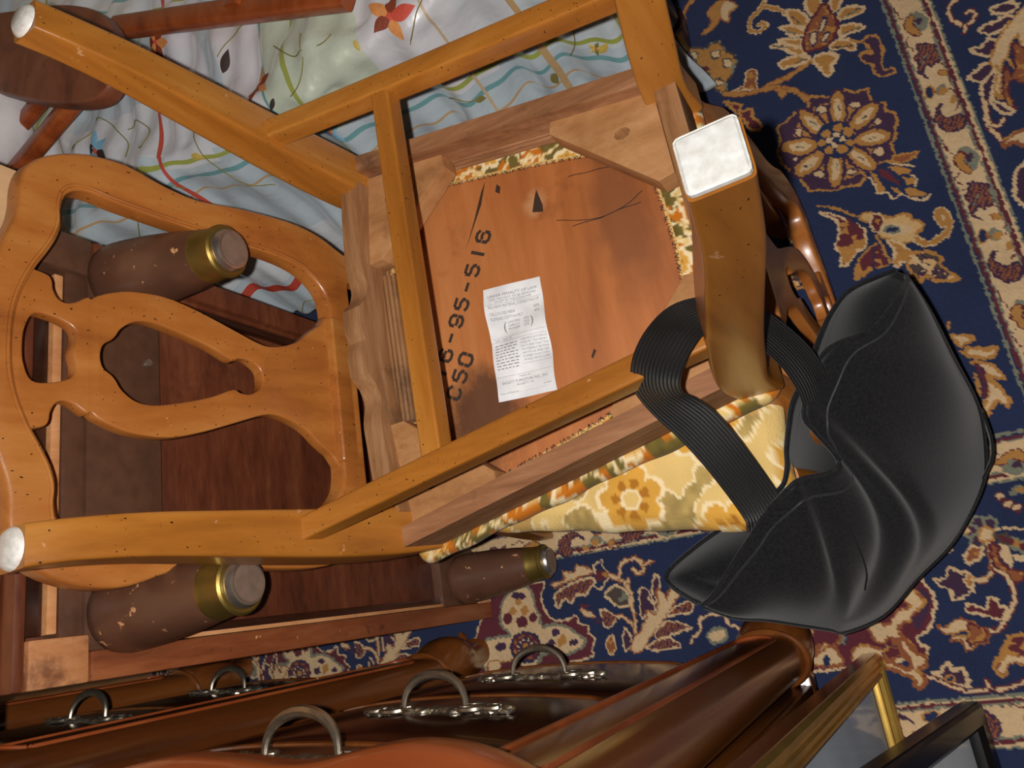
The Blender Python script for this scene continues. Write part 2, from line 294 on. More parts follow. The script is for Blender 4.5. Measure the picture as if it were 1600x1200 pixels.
# ---- woven motifs of the rug, floor positions in mm
RUG_SHAPES = [('l','G','C',6,[954,-18,972,-6,988,12,988,22,981,38,969,47,955,48,946,39,946,28,951,21,961,27,958,32]),
('l','G','C',5,[993,19,1000,12]),
('p','G','B',2,[1048,85,1040,106,1029,114,1014,109,1002,117,995,135,992,117,997,103,1007,92,996,84,995,78,1011,73,1016,59,1031,63]),
('p','C',None,2,[1038,80,1018,90,1000,86,999,79,1016,75,1017,61,1032,65]),
('l','G','B',6,[1076,133,1059,153,1027,160]),
('p','G','D',3,[974,163,972,148,960,132,967,123,961,106,939,100,923,89,903,86,896,95,881,101,875,113,855,120,877,138,900,136,913,143,933,152]),
('p','C','D',2,[949,124,944,110,931,113,934,125]),
('p','C','D',2,[924,107,914,94,900,97,906,108]),
('p','C','D',2,[891,130,880,117,874,121,876,131]),
('p','C','D',2,[966,160,964,150,950,153,957,161]),
('p','M',None,2,[917,136,915,137,914,140,915,143,917,147,920,150,923,152,926,152,927,151,928,148,927,145,925,141,923,138,919,136]),
('p','M','G',4,[838,124,827,112,817,99,805,104,800,83,784,85,768,76,757,76,759,93,786,101,816,114]),
('p','B','C',2,[876,75,878,64,867,57,849,63,835,65,842,83,848,107,851,119,851,96,856,82]),
('l','G','B',7,[852,121,838,94,829,61,832,36,831,12,838,-8,844,-30]),
('l','G','B',7,[829,61,823,38,812,20,799,6,783,-4,764,-14]),
('p','G','B',1,[822,39,804,33,795,31,801,22,811,18]),
('p','G','C',4,[852,-31,866,-11,868,10,861,19,853,14,851,0,846,-20]),
('p','G','C',4,[860,-26,873,-8,893,7,904,23,906,13,891,-7,873,-24]),
('p','G','C',4,[878,-26,890,-10,912,9,905,-6,895,-23,886,-27]),
('p','G','C',4,[898,-33,908,-14,925,-6,935,1,928,-17,913,-32,904,-36]),
('p','G','C',4,[911,-41,923,-25,938,-19,960,-20,950,-37,929,-46,914,-46]),
('p','G','C',4,[927,-59,938,-50,959,-51,969,-56,959,-72,933,-75]),
('p','G','C',4,[927,-85,945,-94,938,-106,924,-100,915,-91]),
('p','G','C',4,[898,-93,912,-99,913,-117,900,-134,893,-128,894,-110]),
('p','G','C',4,[870,-86,882,-91,880,-109,869,-123,861,-121,864,-102,863,-88]),
('p','G','C',4,[857,-69,860,-83,851,-99,835,-103,828,-99,843,-83,846,-68]),
('p','G','C',4,[849,-41,844,-61,831,-73,823,-67,819,-59,805,-58,803,-46,819,-43,841,-35]),
('l','D',None,3,[853,-10,850,-28]),
('l','D',None,3,[904,18,890,-2]),
('l','D',None,3,[924,-6,907,-21]),
('l','D',None,3,[945,-23,921,-34]),
('l','D',None,3,[898,-98,901,-128]),
('l','D',None,3,[867,-89,866,-121]),
('l','D',None,3,[850,-71,839,-100]),
('p','B','M',4,[941,-77,921,-85,889,-89,867,-76,859,-60,860,-47,868,-28,892,-32,912,-44,925,-59]),
('p','C','N',2,[914,-72,904,-74,889,-63,898,-59]),
('p','C','N',2,[896,-42,892,-53,872,-46,873,-41]),
('p','C','N',2,[884,-67,878,-72,870,-65,872,-57]),
('p','P','G',3,[851,-99,840,-114,844,-128,831,-140,813,-141,792,-135,771,-132,766,-147,757,-141,761,-125,773,-117,789,-119,798,-109,816,-105,817,-114,809,-123,827,-121,838,-113]),
('p','P','G',3,[777,-12,771,-27,762,-45,763,-67,752,-79,749,-100,725,-99,711,-118,700,-115,688,-126,668,-124,663,-119,646,-116,637,-107,622,-108,611,-102,612,-80,609,-57,596,-55,588,-42,594,-22,594,-1,603,14,608,31,627,36,651,48,676,60,701,62,721,51,744,52,751,31,760,14,754,-3]),
('p','G',None,2,[649,-92,623,-78,607,-55,605,-27,617,1,642,23,675,35,709,33,737,19,753,-6,754,-35,740,-63,714,-84,682,-94]),
('p','C','P',2,[725,-84,723,-82,722,-79,722,-76,724,-72,727,-69,731,-67,734,-67,737,-69,738,-72,737,-75,735,-79,732,-82,729,-84]),
('p','C','P',2,[682,-105,679,-103,677,-100,677,-97,678,-94,681,-92,685,-91,689,-91,692,-92,693,-95,694,-98,692,-101,689,-104,686,-105]),
('p','C','P',2,[629,-94,625,-92,623,-89,623,-86,625,-82,628,-80,632,-78,636,-78,639,-80,641,-83,642,-87,640,-90,637,-93,633,-94]),
('p','C','P',2,[611,-47,609,-46,608,-43,608,-39,610,-36,612,-33,615,-31,618,-31,620,-33,621,-35,621,-39,619,-42,617,-45,614,-47]),
('p','C','P',2,[627,0,625,1,623,4,624,9,626,13,629,16,632,18,635,18,638,16,639,13,639,9,637,5,634,2,631,0]),
('p','C','P',2,[675,32,672,33,670,36,669,38,670,40,673,42,676,43,680,42,683,41,685,39,686,36,685,34,682,32,679,32]),
('p','C','P',2,[717,15,714,17,711,19,710,22,711,24,714,25,718,26,722,26,726,24,729,22,729,19,728,17,725,15,722,15]),
('p','C','P',2,[741,-35,738,-33,737,-30,737,-26,739,-22,743,-18,746,-16,750,-16,752,-18,754,-21,753,-25,751,-29,748,-33,744,-35]),
('p','G','P',4,[698,-39,705,-34,717,-32,732,-33,748,-37,761,-43,769,-51,769,-58,763,-63,751,-65,735,-63,719,-59,706,-53,699,-46]),
('p','C','G',2,[711,-42,715,-40,722,-39,732,-40,742,-42,751,-46,756,-50,756,-54,753,-57,745,-58,735,-57,725,-54,717,-50,712,-46]),
('l','D',None,2,[742,-51,731,-51]),
('p','G','P',4,[716,-109,708,-109,699,-104,690,-94,684,-82,682,-70,684,-61,690,-56,699,-56,708,-62,717,-71,722,-83,724,-95,722,-104]),
('p','C','G',2,[712,-100,707,-99,702,-96,696,-89,693,-82,691,-74,692,-69,695,-66,700,-66,705,-70,710,-76,714,-84,715,-91,715,-97]),
('l','D',None,2,[700,-76,701,-86]),
('p','G','P',4,[653,-113,646,-110,642,-101,642,-89,645,-77,651,-66,658,-58,667,-56,673,-60,677,-69,678,-81,675,-93,669,-104,661,-112]),
('p','C','G',2,[655,-103,652,-101,650,-96,650,-88,652,-80,655,-73,660,-68,664,-67,668,-69,670,-75,670,-82,668,-90,664,-97,660,-102]),
('l','D',None,2,[661,-78,657,-88]),
('p','G','P',4,[602,-76,600,-70,605,-61,615,-52,628,-44,642,-39,654,-38,662,-41,663,-48,658,-56,647,-66,634,-73,620,-78,609,-79]),
('p','C','G',2,[612,-70,612,-66,615,-61,622,-55,630,-50,639,-47,646,-46,650,-47,651,-51,647,-56,641,-62,632,-67,623,-70,616,-71]),
('l','D',None,2,[638,-54,629,-62]),
('p','G','P',4,[596,-7,602,-2,614,-1,629,-2,644,-6,657,-13,664,-21,664,-27,658,-32,646,-34,631,-32,616,-28,604,-21,597,-14]),
('p','C','G',2,[609,-11,612,-8,619,-8,629,-9,639,-12,647,-16,651,-20,652,-24,648,-26,641,-27,632,-26,622,-23,614,-19,609,-15]),
('l','D',None,2,[638,-20,628,-20]),
('p','G','P',4,[667,-9,659,-9,650,-3,642,8,637,21,636,33,639,43,645,48,654,48,663,42,670,31,675,18,677,5,674,-4]),
('p','C','G',2,[663,1,659,2,653,6,649,13,646,21,645,29,646,35,649,38,654,37,659,33,664,26,667,18,668,10,667,4]),
('l','D',None,2,[654,26,654,16]),
('p','G','P',4,[684,-5,677,-1,674,8,674,21,679,35,686,46,695,54,704,56,711,52,714,42,713,29,709,15,701,4,692,-4]),
('p','C','G',2,[687,6,684,8,682,14,683,22,686,31,690,38,696,43,700,45,704,42,705,36,704,28,702,19,697,12,692,7]),
('l','D',None,2,[696,32,691,22]),
('p','G','P',4,[691,-21,691,-14,698,-5,710,3,726,10,741,14,754,14,761,11,761,3,754,-5,741,-14,726,-21,710,-25,698,-25]),
('p','C','G',2,[704,-15,704,-11,709,-6,716,-1,726,3,736,6,744,7,748,5,748,1,743,-4,735,-10,725,-14,715,-17,708,-17]),
('l','D',None,2,[734,-2,723,-9]),
('p','N',None,2,[668,-59,656,-53,648,-42,647,-29,653,-16,665,-6,680,-1,696,-2,709,-8,717,-20,717,-33,711,-46,699,-55,684,-60]),
('p','G',None,2,[698,-48,695,-46,694,-43,694,-40,696,-36,699,-34,702,-32,705,-32,708,-34,709,-36,709,-40,707,-43,705,-46,701,-48]),
('p','G',None,2,[696,-27,692,-26,691,-23,691,-20,692,-17,695,-15,699,-13,702,-13,705,-15,707,-18,707,-21,706,-24,703,-26,699,-28]),
('p','G',None,2,[682,-16,679,-14,678,-12,678,-9,679,-6,682,-3,685,-2,688,-2,691,-4,692,-6,692,-9,691,-12,688,-15,685,-16]),
('p','G',None,2,[665,-22,662,-21,660,-18,660,-15,662,-12,664,-10,668,-9,671,-9,673,-10,675,-13,675,-16,674,-19,671,-21,668,-22]),
('p','G',None,2,[657,-44,654,-42,652,-39,652,-36,653,-32,656,-29,660,-28,664,-28,667,-30,669,-33,669,-36,668,-40,664,-42,661,-44]),
('p','G',None,2,[663,-57,661,-56,659,-54,659,-51,661,-48,663,-46,666,-44,670,-44,672,-46,674,-48,674,-51,672,-54,670,-56,667,-58]),
('p','G',None,2,[683,-60,680,-59,679,-56,679,-52,680,-49,683,-46,687,-45,691,-45,694,-46,695,-49,695,-53,694,-56,691,-59,687,-60]),
('p','C',None,2,[687,-40,685,-39,684,-37,684,-35,685,-32,687,-31,689,-30,692,-30,694,-31,695,-33,695,-35,694,-37,692,-39,690,-40]),
('p','C',None,2,[681,-27,679,-26,678,-24,678,-22,679,-20,681,-18,683,-17,686,-17,688,-19,689,-20,689,-23,688,-25,686,-27,684,-27]),
('p','C',None,2,[675,-45,673,-44,672,-42,672,-40,673,-38,675,-36,677,-35,680,-35,682,-37,683,-38,683,-41,682,-43,680,-44,678,-45]),
('p','C',None,2,[670,-31,668,-30,667,-28,667,-26,668,-24,670,-23,672,-22,675,-22,677,-23,678,-25,678,-27,677,-29,675,-30,673,-31]),
('p','M','N',2,[603,-75,600,-86,582,-97,557,-103,569,-92,586,-78]),
('p','G','N',1,[605,-65,598,-72,582,-75,563,-79,561,-68,582,-66]),
('p','G','N',1,[567,-84,554,-100,546,-93]),
('p','G','N',1,[556,-106,545,-124,530,-131,534,-114,544,-105]),
('p','G','N',1,[603,-92,592,-111,579,-123,577,-110,587,-98]),
('p','G','N',1,[577,-106,565,-121,554,-120,560,-109]),
('p','B','G',2,[612,-100,613,-118,606,-138,598,-125,601,-108]),
('l','C',None,3,[593,-62,573,-66,560,-67,559,-78,543,-86,546,-98,535,-108,525,-126,530,-136]),
('l','C',None,3,[573,-118,561,-124,552,-119]),
('l','C',None,3,[606,-96,596,-112,586,-129]),
('l','G','N',4,[576,26,570,12,557,-4,541,-20,530,-31]),
('p','S','C',3,[564,25,554,7,537,-8,521,-23,505,-31,480,-24,478,-11,462,6,461,17,482,13,497,18,517,6,534,4,547,9,553,18]),
('p','G',None,2,[492,13,492,-7,495,-24,483,-25,480,-12,464,5,465,13,480,14]),
('p','M',None,2,[539,-10,523,-23,512,-27,515,-13]),
('p','S','G',3,[471,-22,479,-41,466,-49,439,-50,438,-40,440,-28,433,-8,432,3,449,-3,463,-11]),
('l','P',None,5,[475,-38,440,-26]),
('p','T','G',3,[535,-45,527,-58,514,-71,514,-87,506,-99,498,-99,494,-111,481,-111,475,-100,465,-89,465,-77,477,-65,487,-51,502,-45,518,-43,525,-32,535,-33,537,-40]),
('p','S','C',2,[510,-59,504,-57,499,-53,497,-49,499,-45,503,-42,510,-42,517,-43,523,-45,528,-49,530,-53,528,-57,524,-60,517,-60]),
('p','C',None,2,[483,-95,480,-92,479,-86,480,-77,484,-67,489,-59,495,-54,500,-54,503,-57,505,-64,503,-73,499,-82,494,-90,488,-95]),
('p','N','K',2,[490,-79,488,-78,487,-74,487,-70,489,-66,492,-62,495,-59,498,-59,500,-61,501,-64,500,-68,498,-73,496,-77,492,-79]),
('l','G','C',8,[467,-96,457,-103,452,-115,456,-130,464,-142,476,-147,491,-146,499,-138,486,-134,477,-139]),
('p','G','C',3,[481,-55,470,-71,453,-82,437,-82,435,-73,438,-66,430,-62,440,-53,451,-62,466,-62]),
('l','G','N',4,[492,-44,461,-50,441,-51]),
('p','Q','G',4,[447,-80,444,-94,438,-109,424,-121,414,-116,401,-122,384,-134,384,-123,390,-106,402,-92,394,-82,407,-79,423,-74,434,-75]),
('l','C',None,6,[437,-86,414,-99]),
('p','S','C',2,[576,73,569,64,558,62,552,73,541,78,531,73,535,84]),
('p','Q','G',4,[479,98,483,81,468,69,459,80,444,66,428,62,444,80,450,96]),
('p','G',None,2,[318,-97,324,-102,314,-104,310,-99]),
('p','C','G',4,[301,-100,295,-115,289,-127,284,-121,281,-106,289,-103]),
('p','C','G',4,[271,-107,274,-122,265,-136,266,-149,255,-144,254,-132,261,-117]),
('p','C','G',4,[252,-114,248,-129,240,-138,221,-147,218,-143,224,-131,235,-123]),
('p','C','G',4,[236,-120,223,-127,211,-134,201,-138,184,-143,178,-137,188,-129,179,-118,170,-108,177,-106,199,-118,208,-123]),
('l','M','P',5,[246,-118,222,-121,200,-115]),
('p','G',None,2,[234,-111,228,-115,204,-112,202,-108]),
('l','C','M',5,[839,-260,835,-250,824,-245,810,-245,796,-251,788,-259,791,-270,799,-276,809,-274,809,-267]),
('l','C','M',5,[788,-259,778,-255]),
('p','P','C',4,[786,-333,797,-325,798,-312,799,-299,789,-300,784,-308,780,-323]),
('p','P','C',4,[767,-322,777,-312,774,-298,774,-275,763,-277,755,-288,757,-303]),
('p','P','C',4,[734,-293,749,-281,741,-267,746,-255,732,-260,722,-270,723,-283]),
('p','P','C',4,[705,-276,712,-264,705,-252,702,-239,691,-243,683,-254,688,-267]),
('p','P','C',4,[692,-274,689,-264,678,-252,663,-246,649,-247,651,-256,674,-267]),
('p','P','C',4,[656,-259,643,-260,629,-270,616,-276,617,-265,632,-257,646,-254]),
('p','C','G',2,[780,-347,765,-318,747,-297,729,-282,704,-270,699,-278,673,-269,658,-264,644,-267,670,-274,706,-290,681,-297,684,-299,712,-296,738,-317,710,-316,702,-325]),
('p','B','M',2,[725,-308,697,-322,652,-309,668,-288,646,-280,618,-280,631,-274,650,-272,694,-288,673,-290,688,-299]),
('l','C','M',6,[649,-247,634,-243,614,-240,598,-242,580,-248]),
('l','C','M',5,[605,-244,603,-254,609,-259]),
('p','C','B',5,[573,-250,579,-262,580,-288,552,-279,562,-267,568,-259,564,-249]),
('p','P','C',4,[532,-275,528,-264,520,-251,499,-242,479,-239,459,-253]),
('p','P','K',3,[22,-63,19,-61,16,-58,15,-54,15,-51,18,-48,21,-47,26,-47,29,-49,32,-52,33,-56,32,-59,30,-62,27,-63]),
('p','P','K',3,[19,-77,15,-75,12,-72,11,-68,12,-64,14,-62,18,-60,22,-61,26,-63,28,-66,29,-69,29,-73,26,-76,23,-77]),
('p','P','K',3,[12,-52,8,-50,6,-47,4,-43,5,-39,7,-37,11,-35,15,-36,19,-38,22,-41,23,-44,22,-48,20,-51,16,-52]),
('p','P','K',3,[-3,-55,-7,-53,-9,-50,-10,-46,-10,-42,-8,-40,-4,-38,0,-39,4,-41,7,-44,8,-48,7,-51,5,-54,1,-55]),
('p','C','G',3,[4,-70,0,-67,-4,-64,-5,-60,-4,-56,-2,-53,2,-51,7,-52,11,-54,14,-57,16,-62,15,-66,12,-69,8,-70]),
('l','C','B',5,[30,-29,23,-36,15,-38]),
('p','G','C',2,[-2,-13,-6,-11,-9,-8,-10,-5,-9,-2,-7,0,-3,1,1,1,5,-1,8,-4,9,-7,9,-10,6,-12,3,-13]),
('p','M',None,2,[0,-8,-2,-7,-4,-6,-4,-4,-4,-3,-3,-3,-1,-2,1,-3,3,-4,5,-5,6,-6,6,-7,5,-8,3,-8]),
('p','B','C',3,[-17,-28,-8,-38,-12,-50,-25,-44,-31,-28,-26,-24]),
('p','P','C',3,[-46,21,-46,8,-31,-2,-39,-13,-42,-23,-54,-23,-63,-24,-73,-12,-75,5,-60,6,-55,16]),
('p','B','C',2,[-54,-27,-58,-25,-61,-23,-63,-20,-62,-18,-60,-16,-57,-16,-52,-16,-48,-18,-45,-21,-44,-23,-44,-26,-46,-27,-50,-28]),
('l','C','B',5,[-53,-25,-55,-38,-49,-50,-43,-55,-24,-58,-6,-59]),
('p','C',None,2,[-8,-71,-16,-81,-32,-82,-43,-77,-32,-71,-20,-70]),
('p','S','D',3,[4,-71,0,-86,-16,-104,-27,-101,-16,-85,-4,-72]),
('l','C',None,4,[10,-73,8,-92,4,-108]),
('p','C',None,2,[-26,-84,-31,-100,-40,-97,-32,-84]),
('p','B','M',3,[-8,-60,-14,-70,-27,-67,-44,-73,-52,-94,-62,-85,-66,-74,-52,-69,-40,-58]),
('l','C','M',5,[-44,-57,-54,-68,-70,-71,-89,-67,-106,-55,-120,-42,-124,-33,-122,-25]),
('p','M','C',3,[-86,-8,-85,-18,-94,-32,-81,-37,-80,-46,-92,-47,-95,-56,-108,-49,-106,-34,-98,-18,-94,-8]),
('p','C','B',2,[-109,35,-112,23,-104,11,-106,-3,-115,-16,-124,-26,-137,-21,-141,-5,-145,9,-133,11,-130,24,-123,17,-119,29]),
('p','B','M',2,[-112,-5,-120,-21,-133,-20,-138,3,-123,0]),
('p','N','G',2,[-124,-1,-126,0,-127,3,-127,7,-127,11,-126,14,-124,16,-122,17,-120,15,-119,12,-119,8,-119,5,-120,1,-122,-1]),
('p','M','C',3,[-78,98,-40,45,-56,32,-75,29,-102,41,-115,52,-123,68,-145,62,-152,167,-143,260,-67,241,-80,211,-102,170]),
('p','P',None,2,[-50,47,-62,35,-86,40,-111,61,-97,64,-79,48]),
('p','C','B',3,[-62,74,-50,59,-65,46,-77,43,-85,59,-96,68,-101,81,-110,87,-126,76,-138,72,-147,86,-138,95,-115,99,-124,111,-116,123,-99,126,-90,118,-98,104,-91,90,-82,84,-77,63]),
('p','C','B',3,[-134,221,-114,194,-128,177,-147,178,-143,219]),
('p','C','B',3,[-131,157,-122,143,-128,124,-137,115,-152,127,-149,160]),
('p','K','N',2,[-111,161,-115,163,-118,165,-119,168,-118,171,-117,173,-114,174,-110,173,-107,172,-104,169,-103,167,-103,164,-105,162,-108,161]),
('p','M','P',2,[-138,89,-142,92,-145,96,-147,102,-146,108,-143,113,-140,116,-135,116,-131,114,-128,109,-127,103,-128,97,-130,92,-134,89]),
('p','S','G',4,[-136,-46,-132,-61,-138,-73,-165,-65,-161,-30,-147,-39]),
('p','C','M',2,[54,-98,52,-96,51,-94,50,-92,51,-89,52,-87,54,-86,56,-86,58,-87,60,-89,60,-92,60,-94,58,-96,56,-98]),
('p','C','M',2,[41,-105,39,-104,38,-102,37,-99,38,-96,39,-93,41,-92,44,-92,46,-93,47,-96,47,-99,47,-102,45,-104,43,-105]),
('p','C','M',2,[33,-114,31,-112,29,-110,29,-107,29,-104,31,-101,33,-100,36,-100,38,-102,40,-104,40,-107,40,-110,38,-113,36,-114]),
('p','G','K',2,[57,-125,55,-124,53,-121,53,-118,54,-115,55,-112,57,-110,60,-110,62,-111,63,-114,63,-117,62,-121,61,-123,59,-125]),
('p','K',None,2,[54,-113,52,-112,51,-110,51,-108,51,-105,53,-104,54,-103,56,-103,58,-104,59,-106,59,-108,59,-110,57,-112,56,-113]),
('p','C','B',5,[-121,92,-123,79,-139,75,-147,64,-154,62,-161,66,-164,76,-172,72,-182,72,-190,80,-187,86,-175,85,-168,98,-154,118,-147,117,-154,103,-163,87,-155,83,-140,87]),
('p','M','B',2,[-139,92,-143,94,-145,98,-147,103,-146,108,-144,112,-140,114,-137,114,-133,112,-130,108,-129,103,-130,98,-132,94,-135,92]),
('p','P','C',4,[-171,57,-169,48,-162,43,-161,35,-170,32,-167,21,-174,18,-190,19,-192,27,-188,37,-180,48]),
('p','N','G',2,[-182,33,-184,34,-185,36,-186,39,-186,42,-184,44,-183,45,-180,45,-178,44,-177,42,-176,39,-176,36,-178,34,-179,33]),
('l','C','M',4,[-173,67,-182,54,-191,39,-199,24,-199,8,-198,-5,-199,-13,-198,-31,-192,-51]),
('l','C','M',4,[-197,-6,-187,-5]),
('p','S','G',4,[-135,-50,-137,-70,-169,-60,-165,-44,-169,-35,-182,-28,-174,-20,-164,-21,-157,-31,-146,-38]),
('l','C','B',7,[-174,-28,-166,-33,-162,-42,-166,-60]),
('p','M','C',2,[48,681,47,651,19,661,-15,650,-25,620,-18,597,-32,595,-41,576,-51,580,-62,568,-79,579,-91,579,-98,632,-123,725,-112,841,-35,814,26,777,47,747,46,700]),
('p','C','K',4,[28,740,44,716,44,687,30,679,8,676,-10,669,-29,670,-28,648,-36,620,-50,601,-62,587,-75,597,-79,619,-83,634,-77,676,-110,710,-103,788,-69,806,-38,788,-36,737,-17,752,5,751]),
('p','G',None,2,[20,702,18,703,16,705,15,709,15,712,17,715,19,717,22,717,25,716,27,713,28,710,27,707,26,704,23,702]),
('p','G',None,2,[5,717,2,719,0,721,-2,725,-1,728,1,731,4,732,7,733,10,731,12,729,13,725,13,722,11,719,8,718]),
('p','G',None,2,[3,692,-1,693,-4,696,-5,699,-4,703,-2,705,1,707,5,707,8,706,11,703,12,700,12,696,10,694,6,692]),
('p','M',None,2,[-7,727,-11,729,-15,733,-16,737,-16,742,-13,745,-9,747,-4,748,0,746,4,742,5,738,5,733,2,730,-2,727]),
('p','M',None,2,[-11,676,-15,677,-18,680,-19,684,-18,688,-16,691,-13,693,-9,693,-6,691,-3,688,-2,685,-2,681,-4,678,-8,676]),
('p','M',None,2,[-17,696,-22,698,-25,702,-26,707,-26,713,-23,717,-19,720,-14,721,-10,719,-6,715,-5,709,-6,704,-9,699,-13,696]),
('p','P',None,2,[30,692,27,694,25,699,25,705,26,712,28,718,31,722,34,723,37,721,39,716,39,710,38,703,36,697,33,693]),
('p','C',None,2,[-3,707,-6,708,-8,710,-9,712,-8,714,-7,716,-4,717,-2,717,1,716,3,714,4,712,4,710,2,708,0,707]),
('p','P','N',2,[-64,677,-75,682,-83,693,-87,706,-85,720,-79,732,-69,739,-57,741,-46,735,-37,725,-34,711,-35,697,-42,685,-52,678]),
('p','B',None,2,[-63,683,-72,687,-79,695,-82,707,-81,718,-76,728,-67,734,-57,735,-48,731,-41,722,-38,711,-40,699,-45,689,-54,683]),
('p','P',None,2,[-63,688,-70,691,-76,698,-78,707,-77,716,-73,724,-66,729,-58,730,-51,726,-45,719,-43,710,-44,701,-48,693,-55,688]),
('p','C',None,2,[-62,691,-64,693,-64,695,-62,696,-60,695,-60,692]),
('p','C',None,2,[-69,695,-71,697,-71,700,-69,701,-67,699,-67,696]),
('p','C',None,2,[-73,703,-75,705,-75,708,-72,709,-71,707,-71,704]),
('p','C',None,2,[-72,713,-74,714,-74,717,-71,718,-70,716,-70,714]),
('p','C',None,2,[-67,719,-68,721,-68,724,-66,725,-64,723,-64,720]),
('p','C',None,2,[-59,721,-61,722,-60,725,-58,726,-56,725,-57,722]),
('p','C',None,2,[-52,716,-54,718,-53,721,-51,722,-49,720,-50,717]),
('p','C',None,2,[-48,708,-50,710,-50,713,-48,714,-46,712,-46,709]),
('p','C',None,2,[-50,699,-51,701,-51,703,-49,704,-47,703,-47,700]),
('p','C',None,2,[-55,692,-57,694,-57,697,-54,698,-53,696,-53,693]),
('p','M',None,2,[-64,680,-67,683,-66,687,-63,689,-59,686,-60,681]),
('p','M',None,2,[-77,689,-80,692,-80,697,-76,699,-73,696,-73,691]),
('p','M',None,2,[-81,707,-84,710,-84,715,-80,717,-77,714,-77,709]),
('p','M',None,2,[-73,723,-77,727,-76,732,-72,733,-69,730,-70,725]),
('p','M',None,2,[-58,728,-62,731,-61,736,-57,738,-54,735,-54,730]),
('p','M',None,2,[-45,718,-48,721,-47,726,-43,728,-40,725,-41,720]),
('p','M',None,2,[-41,700,-44,703,-43,708,-39,710,-36,707,-37,702]),
('p','M',None,2,[-49,684,-52,687,-51,692,-47,694,-44,691,-45,686]),
('p','G',None,2,[-61,702,-64,703,-65,705,-66,708,-66,711,-64,714,-62,715,-60,716,-57,714,-55,712,-55,709,-55,706,-56,703,-59,702]),
('p','P','C',2,[-44,634,-47,635,-49,638,-50,642,-50,647,-48,650,-45,652,-42,653,-39,651,-37,648,-36,644,-36,640,-38,636,-41,634]),
('p','P','C',2,[-62,645,-65,646,-68,650,-69,655,-68,660,-66,665,-63,667,-59,668,-55,666,-53,662,-52,657,-52,652,-54,648,-58,645]),
('p','P','C',2,[-65,601,-67,603,-69,606,-70,610,-69,614,-68,618,-65,620,-62,621,-60,619,-58,616,-57,612,-57,607,-59,604,-62,601]),
('p','G',None,2,[-63,627,-67,632,-69,637,-69,641,-67,644,-64,645,-59,644,-54,640,-51,636,-48,631,-48,626,-50,624,-54,623,-58,624]),
('p','C',None,2,[-64,640,-66,641,-67,642,-68,644,-67,646,-66,648,-65,649,-63,649,-61,648,-60,647,-60,645,-60,643,-61,641,-62,640]),
('p','P','C',2,[-56,749,-60,751,-63,755,-65,761,-64,766,-62,771,-58,774,-53,775,-48,772,-45,768,-44,763,-44,757,-47,752,-51,749]),
('p','C','B',2,[43,637,45,609,60,609,55,588,67,581,61,562,49,548,46,570,43,595,38,615,34,631]),
('p','R','C',3,[-3,631,19,634,28,622,37,596,41,557,32,549,22,565,12,572,15,579,15,591,4,602,11,611,9,621]),
('p','M',None,2,[41,526,37,528,34,532,33,537,34,542,37,546,40,549,44,549,48,547,51,543,52,538,51,533,49,529,45,527]),
('p','G','B',2,[42,520,40,521,38,523,38,526,38,528,40,530,42,532,44,532,46,531,47,529,48,526,48,524,46,522,44,520]),
('l','C',None,3,[48,546,61,546,67,530,58,530,46,521]),
('l','C',None,3,[34,523,27,534,19,542,26,553]),
('l','C','B',5,[40,520,29,503,19,492,0,487,-18,489,-38,488,-61,493]),
('l','C','B',5,[31,503,49,498,59,486,60,467,50,456,38,457,35,468,42,473]),
('l','C','B',4,[46,455,51,439]),
('l','C','B',5,[21,494,26,487]),
('p','D','C',3,[9,535,20,514,14,498,-1,492,-15,495,-14,515,0,528]),
('p','C','B',1,[-9,586,-15,573,-25,561,-27,571,-20,583]),
('p','R','C',2,[-14,549,-22,532,-34,523,-46,535,-43,548,-26,549]),
('p','P','N',2,[-34,548,-38,550,-40,552,-41,556,-40,560,-39,563,-36,565,-32,565,-29,564,-27,561,-26,557,-26,553,-28,550,-31,548]),
('p','M',None,2,[-7,569,-8,570,-9,573,-10,577,-9,581,-8,584,-6,587,-4,587,-3,586,-2,583,-2,579,-2,575,-4,572,-5,569]),
('l','C','B',4,[-30,522,-34,507,-49,495]),
('p','P','C',2,[9,469,5,455,-9,456,-23,450,-39,449,-30,460,-40,475,-16,475]),
('p','P','C',2,[2,449,29,436,12,431,-1,439,-20,449]),
('p','P','C',2,[-51,511,-64,503,-78,503,-89,515,-74,518]),
('p','C','B',2,[-90,506,-69,497,-59,482,-37,466,-26,464,-39,451,-20,443,5,439,-5,429,-15,424,0,417,-7,401,-21,411,-42,432,-62,456,-81,476,-92,487]),
('p','R','C',2,[-42,430,-29,411,-25,384,-40,388,-41,409]),
('p','R','C',2,[-59,451,-50,428,-61,401,-66,394,-71,420,-77,447,-75,459]),
('p','R','C',2,[-87,479,-78,453,-79,430,-94,419,-94,463]),
('p','B','C',2,[-77,533,-83,535,-88,539,-91,542,-90,546,-87,549,-81,550,-75,549,-68,547,-63,544,-61,540,-61,536,-64,534,-70,533]),
('p','C','K',4,[-79,368,-72,350,-80,336,-92,346,-92,364]),
('l','C','P',4,[-88,400,-69,377,-56,379,-50,359,-53,337,-68,331,-74,319,-84,308]),
('p','M','B',2,[-119,240,-91,204,-95,169,-122,176,-114,194,-123,217,-144,230,-150,248]),
('p','C','B',2,[-87,230,-90,208,-108,211,-109,223,-103,236]),
('p','C','B',2,[-114,174,-125,205,-133,219,-148,223,-165,238,-178,243,-168,249,-157,258,-130,245,-147,239,-136,224]),
('p','N',None,2,[-140,191,-143,193,-146,195,-147,198,-147,200,-145,202,-142,203,-139,203,-136,201,-133,199,-132,196,-132,194,-134,192,-137,191])]
